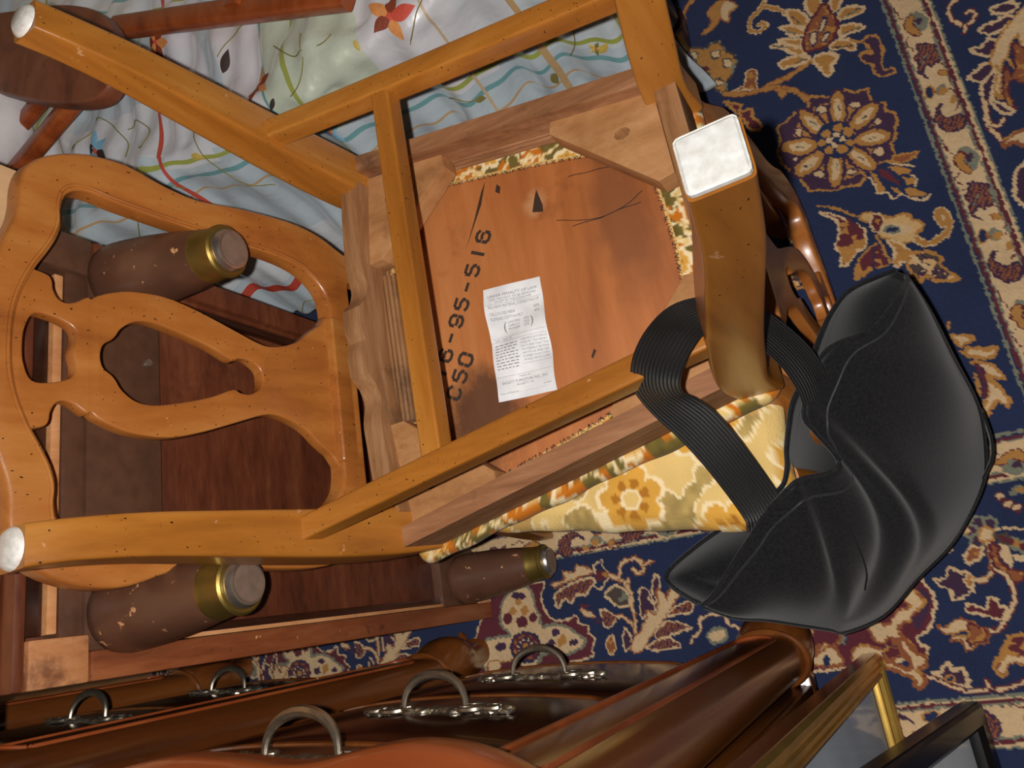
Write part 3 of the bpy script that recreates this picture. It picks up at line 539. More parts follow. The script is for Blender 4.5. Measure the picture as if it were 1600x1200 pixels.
STRIP_MOTIF = [('p','K','C',2,[-28,20,-24,33,-5,44,12,37,17,27,16,14,1,6,-17,9]),
('p','G','M',1,[-22,18,-14,25,-2,20,14,26,21,20,5,10,-10,7]),
('p','P',None,2,[-3,34,0,33,1,31,2,28,1,26,-1,24,-4,24,-8,24,-10,25,-12,27,-12,30,-11,32,-9,34,-6,34]),
('p','R','P',2,[36,14,35,21,43,33,47,39,65,39,78,38,79,28,83,23,76,16,89,9,100,15,89,6,77,4,67,10,55,5,50,13]),
('l','K',None,3,[59,23,72,12]),
('l','K',None,3,[53,41,74,38]),
('l','M',None,2,[79,29,88,41,105,44,123,40]),
('l','M',None,2,[130,35,141,42,161,43,172,33]),
('p','G','B',1,[106,41,108,39,108,37,107,34,105,31,102,29,99,29,96,29,95,31,95,33,96,36,98,39,101,41,104,41]),
('p','K','C',2,[132,34,136,32,139,28,140,24,138,19,134,16,129,15,124,15,120,17,117,21,116,26,118,30,121,33,126,35]),
('p','G',None,2,[134,34,136,32,138,30,138,27,137,24,135,22,132,20,129,21,126,22,124,25,124,28,125,30,127,33,130,34]),
('p','N','G',1,[127,15,132,13,135,10,136,7,135,5,132,3,128,3,123,4,118,5,115,8,114,11,115,13,118,15,122,16]),
('p','B',None,2,[127,18,129,17,130,16,130,14,129,13,128,12,127,12,125,12,124,13,123,14,123,15,123,16,124,17,126,18]),
('p','G',None,2,[153,40,156,38,159,36,159,34,159,32,157,31,153,31,150,31,147,33,145,35,144,37,144,39,147,40,150,40]),
('p','R','P',2,[169,3,154,14,154,19,166,11,181,22,179,36,193,43,206,33,203,14,185,5]),
('l','M',None,2,[-48,3,-32,3,-20,9]),
('l','M',None,2,[12,10,22,2,42,7])]

# ---------------------------------------------------------------- room shell
floor = box('floor', -1.6, 3.0, -1.4, 3.4, -.06, -.012, M_FLOOR, bevel=0); tag(floor, kind='structure')
for nm, a in (('wall_back', (-1.6, 3.0, 3.4, 3.46)), ('wall_right', (3.0, 3.06, -1.4, 3.4))):
    tag(box(nm, *a, -.06, 2.5, M_WALL, bevel=0), kind='structure')

# ---------------------------------------------------------------- oriental rug (woven pattern carried by a fine knot grid)
PAL = dict(N=(36, 44, 72), C=(192, 162, 124), G=(162, 114, 60), B=(132, 78, 50), M=(88, 40, 48), P=(62, 42, 62), K=(112, 112, 96), D=(74, 62, 56), T=(192, 154, 104))
def axis(lo, hi, dlo, dhi, step, coarse):
    return np.concatenate([np.arange(lo, dlo, coarse), np.arange(dlo, dhi, step), np.arange(dhi, hi+1e-6, coarse)])
gx = axis(-.48, 1.75, -.345, 1.13, .0022, .02); gy = axis(-.62, 1.75, -.40, .96, .0022, .004)
GX, GY = np.meshgrid(gx, gy)
rng = np.random.RandomState(7)
def smooth_noise(shape, k):
    a = rng.rand(shape[0]//k+3, shape[1]//k+3); i = np.arange(shape[0])/k; j = np.arange(shape[1])/k
    i0 = i.astype(int); j0 = j.astype(int); u = (i-i0)[:, None]; v = (j-j0)[None, :]
    return (a[i0][:, j0]*(1-u)*(1-v)+a[i0+1][:, j0]*u*(1-v)+a[i0][:, j0+1]*(1-u)*v+a[i0+1][:, j0+1]*u*v)-.5
JX = GX*1000 + smooth_noise(GX.shape, 2)*4.2; JY = GY*1000 + smooth_noise(GX.shape, 2)*4.2      # the weave makes the outlines ragged (mm)
KEYS = list(PAL); IDX = {k: i for i, k in enumerate(KEYS)}
rug = np.zeros(GX.shape, np.uint8)
spk = rng.rand(*GX.shape)
spk2 = smooth_noise(GX.shape, 3)
stripe = np.sin((JX*.6+JY*.9))
def put(sl, mask, c):
    r = rug[sl]
    if c == 'S': r[mask] = np.where(spk2[sl][mask] > .08, IDX['G'], IDX['M'])
    elif c == 'Q': r[mask] = np.where(spk2[sl][mask] > .08, IDX['T'], np.where(spk2[sl][mask] > -.1, IDX['P'], IDX['D']))
    elif c == 'R': r[mask] = np.where(stripe[sl][mask] > .1, IDX['B'], IDX['P'])
    elif c == 'D': r[mask] = np.where(spk2[sl][mask] > .06, IDX['K'], IDX['D'])
    elif c == 'B': r[mask] = np.where(spk2[sl][mask] > .2, IDX['G'], IDX['B'])
    else: r[mask] = IDX[c]
def window(P, pad):
    x0, x1 = P[:, 0].min()-pad, P[:, 0].max()+pad; y0, y1 = P[:, 1].min()-pad, P[:, 1].max()+pad
    i0, i1 = np.searchsorted(gy*1000, [y0, y1]); j0, j1 = np.searchsorted(gx*1000, [x0, x1])
    return (slice(i0, i1), slice(j0, j1))
def seg_dist(X, Y, P, closed):
    d = np.full(X.shape, 1e9); n = len(P)
    for k in range(n if closed else n-1):
        a = P[k]; b = P[(k+1) % n]; ab = b-a; L2 = max((ab**2).sum(), 1e-9)
        t = np.clip(((X-a[0])*ab[0]+(Y-a[1])*ab[1])/L2, 0, 1)
        d = np.minimum(d, np.hypot(X-a[0]-t*ab[0], Y-a[1]-t*ab[1]))
    return d
def inside(X, Y, P):
    r = np.zeros(X.shape, bool); n = len(P)
    for k in range(n):
        a = P[k]; b = P[(k+1) % n]
        if a[1] == b[1]: continue
        c = ((a[1] > Y) != (b[1] > Y)) & (X < (b[0]-a[0])*(Y-a[1])/(b[1]-a[1])+a[0]); r ^= c
    return r
def dense(P, closed, k=3):
    n = len(P); out = []
    if n < 3: return P
    for i in range(n if closed else n-1):
        if closed: a, b, c, d = P[i-1], P[i], P[(i+1) % n], P[(i+2) % n]
        else: a, b, c, d = P[max(i-1, 0)], P[i], P[i+1], P[min(i+2, n-1)]
        for j in range(k):
            u = j/k; out.append(.5*((2*b)+(-a+c)*u+(2*a-5*b+4*c-d)*u*u+(-a+3*b-3*c+d)*u**3))
    if not closed: out.append(P[-1])
    return np.array(out)
def paint(shapes, f=None):
    for typ, col, edge, w, flat in shapes:
        P = np.array(flat, float).reshape(-1, 2)
        if f is not None: P = f(P)
        P = dense(P, typ == 'p'); sl = window(P, 14)
        X, Y = JX[sl], JY[sl]
        if X.size == 0: continue
        d = seg_dist(X, Y, P, typ == 'p')
        if typ == 'p':
            ins = inside(X, Y, P); put(sl, ins, col)
            if edge: put(sl, d < w*.55+.4, edge)
        else:
            if edge: put(sl, d < w*.5+2.0, edge)
            put(sl, d < w*.5, col)
def paint_band(coord, levels):
    for (lo, hi, c) in levels:
        put((slice(None), slice(None)), (coord >= lo) & (coord < hi), c)
sk = JX - (.062*1000 + 16*(GY+.08))         # distance from the inner edge of the long border, rows a little askew as woven
sj = -160 - JY
put((slice(None),)*2, np.ones(GX.shape, bool), 'N')
BAND = [(0, 4, 'K'), (4, 6.5, 'N'), (6.5, 11, 'M'), (11, 13.5, 'K'), (13.5, 53, 'C'), (53, 56.5, 'K'), (56.5, 62, 'M'), (62, 66, 'C'), (66, 69, 'K')]
inner = (sk > 0)
for lo, hi, c in BAND:
    put((slice(None),)*2, (sj >= lo) & (sj < hi) & (sk > 80-hi), c)
for lo, hi, c in BAND:
    put((slice(None),)*2, (80-sk >= lo) & (80-sk < hi) & (sj < hi), c)
ske = JX + 205 - 8*(GY-.1)
for lo, hi, c in BAND:
    put((slice(None),)*2, (-ske >= lo) & (-ske < hi), {'K':'K','N':'C','M':'M','C':'C'}[c])
for k in range(-5, 6):
    paint(STRIP_MOTIF, lambda P: np.stack([562-263*k-P[:, 0], -173-P[:, 1]], 1))
for k in range(-3, 9):
    paint(STRIP_MOTIF, lambda P: np.stack([122-P[:, 1]+.016*(200*k), 300*0+262*k-120+P[:, 0]], 1))
    paint(STRIP_MOTIF, lambda P: np.stack([-218-P[:, 1], 262*k-60-P[:, 0]], 1))
put((slice(None),)*2, (sk < 10) & (sk > -8) & False, 'N')
paint(RUG_SHAPES)
# far border run, past where single motifs can be told apart: the same flowers again
for k, (dx, dy) in enumerate(((10, 560), (-30, 900), (20, 1240))):
    paint([s for s in RUG_SHAPES if max(s[4][0::2]) < 60 and min(s[4][1::2]) > 150 and min(s[4][0::2]) > -200], lambda P: P+np.array([dx, dy]))
rgb = np.array([s2l(*PAL[k])[:3] for k in KEYS], np.float32)[rug]
rgb *= (1+.16*(spk-.5)+.18*smooth_noise(GX.shape, 24))[..., None]
nyv, nxv = GX.shape
V = np.zeros((nyv*nxv+4, 3), np.float32); V[:-4, 0] = GX.ravel(); V[:-4, 1] = GY.ravel()
V[:-4, 2] = (smooth_noise(GX.shape, 3)*.0012+smooth_noise(GX.shape, 40)*.002).ravel()-.0006
ii = np.arange(nyv*nxv).reshape(nyv, nxv)
F = np.stack([ii[:-1, :-1], ii[:-1, 1:], ii[1:, 1:], ii[1:, :-1]], -1).reshape(-1, 4)
V[-4:] = [(gx[0], gy[0], -.011), (gx[-1], gy[0], -.011), (gx[-1], gy[-1], -.011), (gx[0], gy[-1], -.011)]
nb = nyv*nxv
me = bpy.data.meshes.new('rug'); me.vertices.add(len(V)); me.vertices.foreach_set('co', V.ravel())
me.loops.add(F.size+4); me.loops.foreach_set('vertex_index', np.concatenate([F.ravel(), [nb+3, nb+2, nb+1, nb]]).astype(np.int32))
nf = len(F)+1
me.polygons.add(nf); me.polygons.foreach_set('loop_start', np.arange(nf, dtype=np.int32)*4)
me.update(calc_edges=True)
ca = me.color_attributes.new('knots', 'FLOAT_COLOR', 'POINT')
cc = np.ones((len(V), 4), np.float32); cc[:-4, :3] = rgb.reshape(-1, 3); cc[-4:, :3] = .1
ca.data.foreach_set('color', cc.ravel())
mt, nt, b = new_mat('wool_rug_pile')
at = N(nt, 'ShaderNodeVertexColor', layer_name='knots'); nt.links.new(at.outputs['Color'], b.inputs['Base Color'])
b.inputs['Roughness'].default_value = .95; b.inputs['Specular IOR Level'].default_value = .1; b.inputs['Sheen Weight'].default_value = .15
tc = N(nt, 'ShaderNodeTexCoord'); nz = N(nt, 'ShaderNodeTexNoise'); nz.inputs['Scale'].default_value = 420; nz.inputs['Detail'].default_value = 3
nt.links.new(tc.outputs['Object'], nz.inputs['Vector'])
bp = N(nt, 'ShaderNodeBump'); bp.inputs['Strength'].default_value = .5; bp.inputs['Distance'].default_value = .002
nt.links.new(nz.outputs['Fac'], bp.inputs['Height']); nt.links.new(bp.outputs['Normal'], b.inputs['Normal'])
rug_o = link_mesh('oriental_rug', me, mt, None, smooth=False)
tag(rug_o, 'navy oriental rug with cream, gold and maroon flowers covering the floor', 'rug')

# ---- marks on the underside of the overturned seat, room coordinates in m
STEN1 = ((0.2992, 0.4805, 0.532), (0.4542, 0.3915, 0.532))
STEN2 = ((0.2678, 0.4642, 0.532), (0.3045, 0.4415, 0.532))
LABEL = [(0.3827, 0.4015, 0.532), (0.3738, 0.3241, 0.532), (0.2329, 0.327, 0.532), (0.238, 0.4025, 0.532)]
MARKS = [[(0.527, 0.3765), (0.498, 0.3871), (0.4612, 0.4095), (0.4427, 0.4203), (0.4805, 0.4006), (0.5154, 0.3842)], [(0.4868, 0.3095), (0.4635, 0.3049), (0.4542, 0.3058), (0.4591, 0.3199), (0.4762, 0.3141)], [(0.2678, 0.276), (0.2647, 0.2735), (0.2572, 0.2789), (0.2593, 0.2809)], [(0.5165, 0.3611), (0.5108, 0.3565), (0.5017, 0.359), (0.5069, 0.3647)]]
THREADS = [[(0.4832, 0.2648), (0.4775, 0.2323), (0.4703, 0.1972)], [(0.4345, 0.2895), (0.424, 0.2636), (0.4163, 0.2324), (0.4187, 0.208), (0.4286, 0.1826)], [(0.4194, 0.2712), (0.417, 0.2444), (0.4163, 0.2284), (0.4172, 0.2044), (0.4156, 0.1869)]]

# ---------------------------------------------------------------- seat fabric: gold flowers and olive leaves on cream velvet
mt, nt, b = new_mat('floral_velvet')
at = N(nt, 'ShaderNodeVertexColor', layer_name='weave'); nt.links.new(at.outputs['Color'], b.inputs['Base Color'])
b.inputs['Roughness'].default_value = .9; b.inputs['Sheen Weight'].default_value = .08; b.inputs['Specular IOR Level'].default_value = .15
tc = N(nt, 'ShaderNodeTexCoord'); nz = N(nt, 'ShaderNodeTexNoise'); nz.inputs['Scale'].default_value = 380; nz.inputs['Detail'].default_value = 3
nt.links.new(tc.outputs['Object'], nz.inputs['Vector'])
bp = N(nt, 'ShaderNodeBump'); bp.inputs['Strength'].default_value = .5; bp.inputs['Distance'].default_value = .0015
nt.links.new(nz.outputs['Fac'], bp.inputs['Height']); nt.links.new(bp.outputs['Normal'], b.inputs['Normal'])
M_VELVET = mt

def vnoise(x, y, seed):
    r = np.random.RandomState(seed).rand(64, 64); i = np.floor(x).astype(int); j = np.floor(y).astype(int); u = x-i; v = y-j
    u = u*u*(3-2*u); v = v*v*(3-2*v); i %= 64; j %= 64; i1 = (i+1) % 64; j1 = (j+1) % 64
    return r[i, j]*(1-u)*(1-v)+r[i1, j]*u*(1-v)+r[i, j1]*(1-u)*v+r[i1, j1]*u*v

def velvet_colour(x, y, ax, ay, deep):
    fx_ = 2.2 if deep else 1.0
    C = lambda *c: np.array(s2l(*c)[:3])
    base, light, gold, goldd, olive, orange = C(222, 188, 118), C(240, 218, 172), C(212, 158, 66), C(158, 104, 34), C(122, 104, 50), C(196, 112, 26)
    col = np.empty(x.shape+(3,)); col[:] = base
    n = vnoise(x*40+9, y*40+5, 3); col *= (0.86+.28*n)[..., None]
    n1 = vnoise(x*26*fx_+3, y*26*fx_+11, 5)*.65+vnoise(x*60*fx_, y*60*fx_, 8)*.35
    col[(n1 > .50) & (n1 < .545)] = light
    mk = n1 >= .545; col[mk] = ((olive*.45+base*.45) if not deep else olive*.8); col[mk] *= (.75+.5*vnoise(x*150, y*150, 4))[mk][:, None]
    n2 = vnoise(x*30*fx_+23, y*30*fx_+1, 11)
    col[mk & (n2 > .52)] = orange if deep else (goldd*.5+base*.5)
    if deep: col[(n1 < .40)] = olive*.85; col[(n1 < .40) & (n2 > .45)] = orange; col[(n1 >= .40) & (n1 < .43)] = light
    s = .118
    best = np.full(x.shape, 9.); bt = np.zeros(x.shape)
    for i in range(-4, 5):
        for j in range(-4, 5):
            cx = ax+(i+.5*(j % 2))*s; cy = ay+j*s*.82
            d = np.hypot(x-cx, y-cy); t = np.arctan2(y-cy, x-cx)+i*1.7+j
            k = d < best; best = np.where(k, d, best); bt = np.where(k, t, bt)
    rad = (.037 if not deep else .016)*(.70+.30*np.abs(np.cos(3.5*bt))**.7)
    k = best < rad+.0055; col[k] = light
    k = best < rad; g = np.clip(best/rad, 0, 1)[..., None]; sh = (.5+.5*np.cos(bt*7))[..., None]
    fl = gold*(1-.0*g)*(0.9+.2*n[..., None]); fl = np.where((g < .62) & (sh > .35), goldd*1.2, fl)
    col[k] = fl[k]
    if not deep: col[best < .0125] = light; col[best < .009] = base
    return col

def make_cushion(parent, ax, ay, deep, n=560):
    # trapezoid outline with rounded corners, bowed front
    cor = [(.272, .226), (-.272, .226), (-.188, -.230), (.188, -.230)]; out = []
    pts = []
    for k in range(4):
        a = np.array(cor[k-1]); c = np.array(cor[k]); d = np.array(cor[(k+1) % 4]); u1 = (a-c)/np.linalg.norm(a-c); u2 = (d-c)/np.linalg.norm(d-c); r_ = .026
        for t in np.linspace(0, 1, 8): pts.append((1-t)**2*(c+u1*r_)+2*t*(1-t)*c+t*t*(c+u2*r_))
    pts = np.array(pts); seg = np.linalg.norm(np.roll(pts, -1, 0)-pts, axis=1); L_ = np.concatenate([[0], np.cumsum(seg)]); ss = np.linspace(0, L_[-1], n, endpoint=False)
    P2 = np.concatenate([pts, pts[:1]]); X = np.interp(ss, L_, P2[:, 0]); Y = np.interp(ss, L_, P2[:, 1])
    Y = Y+.016*np.clip(1-(X/.272)**2, 0, 1)*np.clip((Y-.1)/.1, 0, 1)
    wob = .0012*np.sin(ss*47)+.0009*np.sin(ss*97+1)
    R_ = np.hypot(X, Y)
    prof = [(0, 'b'), (.30, 'b'), (.60, 'b'), (.80, 'b')] 
    rings = []
    rings.append((.02, None, .4495)); rings.append((.5, None, .4495))
    for inset in np.linspace(.085, .033, 18): rings.append((None, inset, .4495))
    for inset, z in ((.030, .4495), (.012, .4492), (.004, .4505), (.0005, .4545), (-.0025, .461), (-.0020, .467), (.0015, .4735), (.007, .479), (.0145, .4828)): rings.append((None, inset, z))
    for inset in np.linspace(.018, .165, 46): rings.append((None, inset, .4835+.0078*np.sin(min(1, inset/.17)*math.pi/2)))
    rings.append((.05, None, .4915))
    verts = []
    for f_, inset, z in rings:
        sc = np.full(n, f_) if f_ is not None else 1-(inset-(wob if inset < .012 else 0))/np.minimum(R_, .26)
        zz = z+(.0009*(vnoise(X*sc*75+40, Y*sc*75+40, 2)-.5) if z > .453 else 0)
        verts.append(np.stack([X*sc, Y*sc, np.zeros(n)+zz], 1))
    A = np.concatenate(verts); m_ = len(rings); F = []
    for k in range(m_-1):
        b0 = k*n; b1 = b0+n
        F += [(b0+i, b0+(i+1) % n, b1+(i+1) % n, b1+i) for i in range(n)]
    F.append(tuple(range(n))[::-1]); F.append(tuple((m_-1)*n+i for i in range(n)))
    o = mesh('seat_cushion', A, F, M_VELVET, parent, True, 80)
    ca = o.data.color_attributes.new('weave', 'FLOAT_COLOR', 'POINT')
    c = velvet_colour(A[:, 0]*(1+.25*(.48-A[:, 2])), A[:, 1]*(1+.25*(.48-A[:, 2])), ax, ay, deep)
    cc = np.ones((len(A), 4), np.float32); cc[:, :3] = c; ca.data.foreach_set('color', cc.ravel())
    return o

# ---------------------------------------------------------------- the dining chair (built upright, y = front)
HALF_OUT = [(.178, .44), (.186, .49), (.200, .535), (.218, .575), (.225, .62), (.221, .69), (.214, .74), (.219, .78), (.230, .82), (.229, .853), (.221, .88), (.207, .903), (.190, .917), (.170, .9215), (.150, .922), (.130, .925), (.105, .933), (.07, .941), (.035, .9455)]
HALF_IN = [(.150, .44), (.153, .49), (.158, .528)]
OPEN = [(.03, .566), (.07, .566), (.098, .566), (.114, .5665), (.132, .571), (.148, .584), (.161, .606), (.168, .64), (.1695, .69), (.171, .735), (.173, .777), (.177, .828), (.181, .853), (.179, .870), (.168, .881), (.150, .8845), (.133, .884), (.116, .888), (.098, .896), (.078, .906), (.05, .916), (.02, .921)]
SPLAT = [(.092, .560), (.086, .578), (.074, .594), (.059, .610), (.049, .630), (.0435, .652), (.046, .670), (.057, .700), (.072, .742), (.0805, .778), (.079, .812), (.073, .832), (.066, .846), (.061, .852), (.062, .856), (.054, .867), (.0515, .876), (.055, .883), (.064, .887), (.072, .888), (.078, .892), (.081, .906), (.078, .914), (.05, .922), (.02, .928)]
KID = [(.034, .903), (.018, .910), (0, .9115), (-.018, .910), (-.034, .903), (-.034, .887), (-.027, .870), (-.016, .866), (0, .869), (.016, .866), (.027, .870), (.034, .887)]
BIG = [(0, .8435), (.012, .841), (.019, .833), (.024, .829), (.034, .823), (.044, .810), (.0465, .792), (.041, .765), (.030, .729), (.018, .703), (.021, .694), (.021, .681), (.012, .668), (0, .6655)]
BIG = BIG + [(-x, z) for x, z in BIG[-2:0:-1]]

def mirror(h): return h + [(-x, z) for x, z in h[::-1]]

def make_chair(root, y0, recline, ax, ay, deep, felt_rear):
    for s in (1, -1):
        # front cabriole legs
        lg = sweep('leg', [(s*.233, .210, .449, .026, .026), (s*.236, .221, .385, .0275, .0275), (s*.238, .232, .29, .0255, .0255), (s*.238, .240, .17, .0215, .0215), (s*.238, .246, .09, .0185, .0185), (s*.240, .256, .035, .0168, .0168), (s*.243, .266, .003, .0165, .0165)], M_LEG, root, n=22, sec=28, p=11, fixed=((1,0,0),(0,1,0)), angle=55)
        lathe('glide', [(.0005, 0), (.012, .0002), (.0155, .003), (.0165, .0055), (.006, .006)], M_GLIDE, lg, Matrix.Translation((s*.243, .266, -.0028)), 20)
        # swept rear legs running on into the back posts
        lg = sweep('leg', [(s*.165, -.212, .452, .0195, .0235), (s*.165, -.208, .40, .0195, .0235), (s*.166, -.218, .33, .0195, .0240), (s*.168, -.233, .25, .0190, .0225), (s*.170, -.252, .165, .0180, .0205), (s*.171, -.272, .08, .0170, .0180), (s*.172, -.284, .004, .0165, .0165)], M_LEG, root, n=22, sec=28, p=11, fixed=((1,0,0),(0,1,0)), angle=55)
        if felt_rear:
            bmf = bmesh.new(); bm_box(bmf, s*.172-.0155, s*.172+.0155, -.2995, -.2685, -.0015, .0035, .004, 3); from_bm('felt_pad', bmf, M_FELT, lg)
        else: lathe('glide', [(.0005, 0), (.010, .0002), (.0135, .003), (.0145, .0055), (.006, .006)], M_GLIDE, lg, Matrix.Translation((s*.172, -.284, -.0028)), 20)
        # side rails, inner face run with shallow grooves
        prof = [(0, .383), (0, .4475), (-.021, .4475), (-.021, .4455), (-.0155, .4445), (-.0155, .4405), (-.021, .4395), (-.021, .4365), (-.0155, .4355), (-.0155, .4315), (-.021, .4305), (-.021, .4275), (-.0155, .4265), (-.0155, .4225), (-.0225, .4215), (-.0225, .383)]
        A = Vector((s*.259, .207, 0)); B = Vector((s*.181, -.202, 0)); d = (B-A).normalized(); nrm = Vector((d.y, -d.x, 0))*(1 if s*Vector((d.y, -d.x, 0)).x > 0 else -1)
        vs_ = []; fc = []
        for P_ in (A, B):
            for (t, z) in prof: vs_.append(P_+nrm*t+Vector((0, 0, z)))
        k = len(prof)
        for i in range(k): fc.append((i, (i+1) % k, k+(i+1) % k, k+i))
        fc.append(tuple(range(k))); fc.append(tuple(range(k, 2*k))[::-1])
        mesh('side_rail', vs_, fc, M_RAW if True else None, root, False)
        # outer veneer of the rail shows the finished colour
        # side stretcher
        sweep('stretcher', [(s*.236, .226, .258, .0118, .0135), (s*.205, .02, .258, .0118, .0135), (s*.170, -.228, .258, .0118, .0135)], M_RAILY, root, n=10, sec=24, p=10, angle=55)
        # corner blocks
        for front in (True, False):
            if front:
                o = [(s*.232, .208), (s*.214, .075), (s*.196, .075), (s*.108, .185), (s*.108, .214)]
                hole = (s*.190, .160)
            else:
                o = [(s*.160, -.196), (s*.186, -.075), (s*.168, -.070), (s*.055, -.178), (s*.058, -.196)]
                hole = (s*.128, -.152)
            c = [(hole[0]+.007*math.cos(t*.785), hole[1]+.0095*math.sin(t*.785)) for t in range(8)]
            plate('corner_block', [o, c], .0155, .0008, lambda a, b_, cc: (a, b_, .417+cc), M_BLOCK, root, smooth_loops=False)
    sweep('stretcher', [(-.205, .052, .258, .0112, .0118), (0, .052, .258, .0112, .0118), (.205, .052, .258, .0112, .0118)], M_CROSS, root, n=6, sec=24, p=10, angle=55)
    # bowed front rail with a scalloped lower edge
    nx = 61; vs_ = []; fc = []; K = 10
    for i in range(nx):
        x = -.216+.432*i/(nx-1); yb = .215+.020*(1-(x/.23)**2)
        r = abs(x); zb = .383 + (.010*math.exp(-((r-.075)/.02)**2)) - (.010 if r < .045 else .010*max(0, 1-(r-.045)/.012)) + .006*math.exp(-(r/.011)**2)
        zb += -.004*math.exp(-((r-.19)/.04)**2)
        prof = [(yb, zb), (yb, .4475), (yb-.024, .4475), (yb-.024, .443), (yb-.021, .442), (yb-.021, .437), (yb-.024, .436), (yb-.024, .430), (yb-.0265, .428), (yb-.0265, zb)]
        for (y, z) in prof: vs_.append((x, y, z))
    for i in range(nx-1):
        for j in range(K): fc.append((i*K+j, i*K+(j+1) % K, (i+1)*K+(j+1) % K, (i+1)*K+j))
    fc.append(tuple(range(K))); fc.append(tuple((nx-1)*K+j for j in range(K))[::-1])
    mesh('front_rail', vs_, fc, M_RAWX, root, True, 30)
    # grooved liner strips behind the front rail
    for j in range(4):
        box('liner_strip', -.10, .10, .206-.0052*j, .2100-.0052*j, .4245+.002*j, .4470, M_RAWX, root, .0006, 1)
    box('rear_rail', -.148, .148, -.224, -.200, .383, .4475, M_RAWX, root, .0012)
    # back: posts with crest, vase splat with two openings, shoe
    fn = lambda off: (lambda x, z, c: (x, y0 - .011 - recline*(z-.5) - .25*max(0, z-.80)**2*0 + c + off - .03*(x/.22)**2*0 + (.012*max(0, .53-z)/.09 if z < .53 else 0), z))
    out = mirror(HALF_OUT)
    ringo = HALF_OUT + [(-x, z) for x, z in HALF_OUT[::-1]] + [(-x, z) for x, z in HALF_IN] + [(-.12, .5315), (0, .5315), (.12, .5315)] + [(x, z) for x, z in HALF_IN[::-1]]
    op = mirror(OPEN)
    plate('back_frame', [ringo, op], .0125, .0045, fn(0), M_BACK, root, dens=3)
    plate('splat', [mirror(SPLAT), KID, BIG], .0075, .0022, fn(-.001), M_BACK, root, dens=4)
    bmb = bmesh.new(); bl = [(x*1.02+.001, .735+(z-.735)*1.02+.001) for x, z in OPEN[5:]]; bl = bl+[(-x, z) for x, z in bl[::-1]]; f2 = fn(.0122)
    tube_bm(bmb, [f2(q[0], q[1], 0) for q in catmull([(x, z, 0) for x, z in bl], 120)], .0022, 6); from_bm('crest_bead', bmb, M_BACK, root)
    bms = bmesh.new(); bm_box(bms, -.098, .098, -.012, .016, -.022, .018, .005, 3)
    sh = from_bm('shoe', bms, M_BACK, root); sh.location = (0, y0-.013-recline*.05, .552)
    return make_cushion(root, ax, ay, deep)

UP = empty('dining_chair', (.35, .33, .978), (0, math.pi, math.radians(1.2)))
tag(UP, 'upside-down honey maple dining chair, its seat underside and legs facing up', 'chair', 'honey maple dining chairs')
LOW = empty('dining_chair', (.31, .345, .0034), (0, 0, math.pi))
tag(LOW, 'upright honey maple dining chair with a pierced splat back, under the overturned chair', 'chair', 'honey maple dining chairs')
upper_cushion = make_chair(UP, -.212, .13, .02, .03, True, True)
lower_cushion = make_chair(LOW, -.257, .2125, .209, .062, False, False)
bpy.context.view_layer.update()
UPI = UP.matrix_world.inverted()

# ---------------------------------------------------------------- underside of the overturned seat
Zb = .978-.4475                                             # height of the board's face in the room
board_loop = [(.212, .180), (.150, .196), (0, .200), (-.150, .196), (-.212, .180), (-.198, .10), (-.165, -.04), (-.136, -.140), (-.118, -.162), (0, -.168), (.118, -.162), (.136, -.140), (.165, -.04), (.198, .10)]
def stain_at(mt, cx, cy, rx, ry, rgb, thr, nscale):
    nt = mt.node_tree; b = nt.nodes['Principled BSDF']; src = b.inputs['Base Color'].links[0].from_socket
    tc = N(nt, 'ShaderNodeTexCoord'); mp = N(nt, 'ShaderNodeMapping'); mp.inputs['Location'].default_value = (-cx/rx, -cy/ry, 0); mp.inputs['Scale'].default_value = (1/rx, 1/ry, 0)
    nt.links.new(tc.outputs['Object'], mp.inputs['Vector']); ln = N(nt, 'ShaderNodeVectorMath', operation='LENGTH'); nt.links.new(mp.outputs['Vector'], ln.inputs[0])
    nz = N(nt, 'ShaderNodeTexNoise'); nz.inputs['Scale'].default_value = nscale; nz.inputs['Detail'].default_value = 6; nz.inputs['Roughness'].default_value = .7; nt.links.new(tc.outputs['Object'], nz.inputs['Vector'])
    sm = N(nt, 'ShaderNodeMath', operation='MULTIPLY_ADD'); nt.links.new(nz.outputs['Fac'], sm.inputs[0]); sm.inputs[1].default_value = 1.6; sm.inputs[2].default_value = -.3
    sb = N(nt, 'ShaderNodeMath', operation='SUBTRACT'); nt.links.new(sm.outputs[0], sb.inputs[0]); nt.links.new(ln.outputs['Value'], sb.inputs[1])
    mr = N(nt, 'ShaderNodeMapRange'); mr.inputs['From Min'].default_value = thr; mr.inputs['From Max'].default_value = thr+.6; mr.inputs['To Max'].default_value = .85; nt.links.new(sb.outputs[0], mr.inputs['Value'])
    mx = N(nt, 'ShaderNodeMix', data_type='RGBA'); nt.links.new(mr.outputs[0], mx.inputs[0]); nt.links.new(src, mx.inputs[6]); mx.inputs[7].default_value = s2l(*rgb); nt.links.new(mx.outputs[2], b.inputs['Base Color'])
stain_at(M_BOARD, .127, .105, .085, .075, (74, 44, 26), -.5, 16)
stain_at(M_BOARD, -.06, -.12, .12, .05, (132, 78, 44), -.5, 9)
stain_at(M_BOARD, -.118, -.018, .024, .022, (196, 142, 96), -.35, 30)
board = plate('seat_board', [board_loop], .0018, .0004, lambda a, b_, c: (a, b_, .4478+c), M_BOARD, UP, dens=3)
tag(board, 'reddish plywood seat bottom with black stencilled numbers and a white law label')
ZF = .978-.4460+.0002
def to_up(P): return UPI @ Vector(P)
def bm_quad_world(bm, pts):
    vs = [bm.verts.new(to_up(p)) for p in pts]; return bm.faces.new(vs)
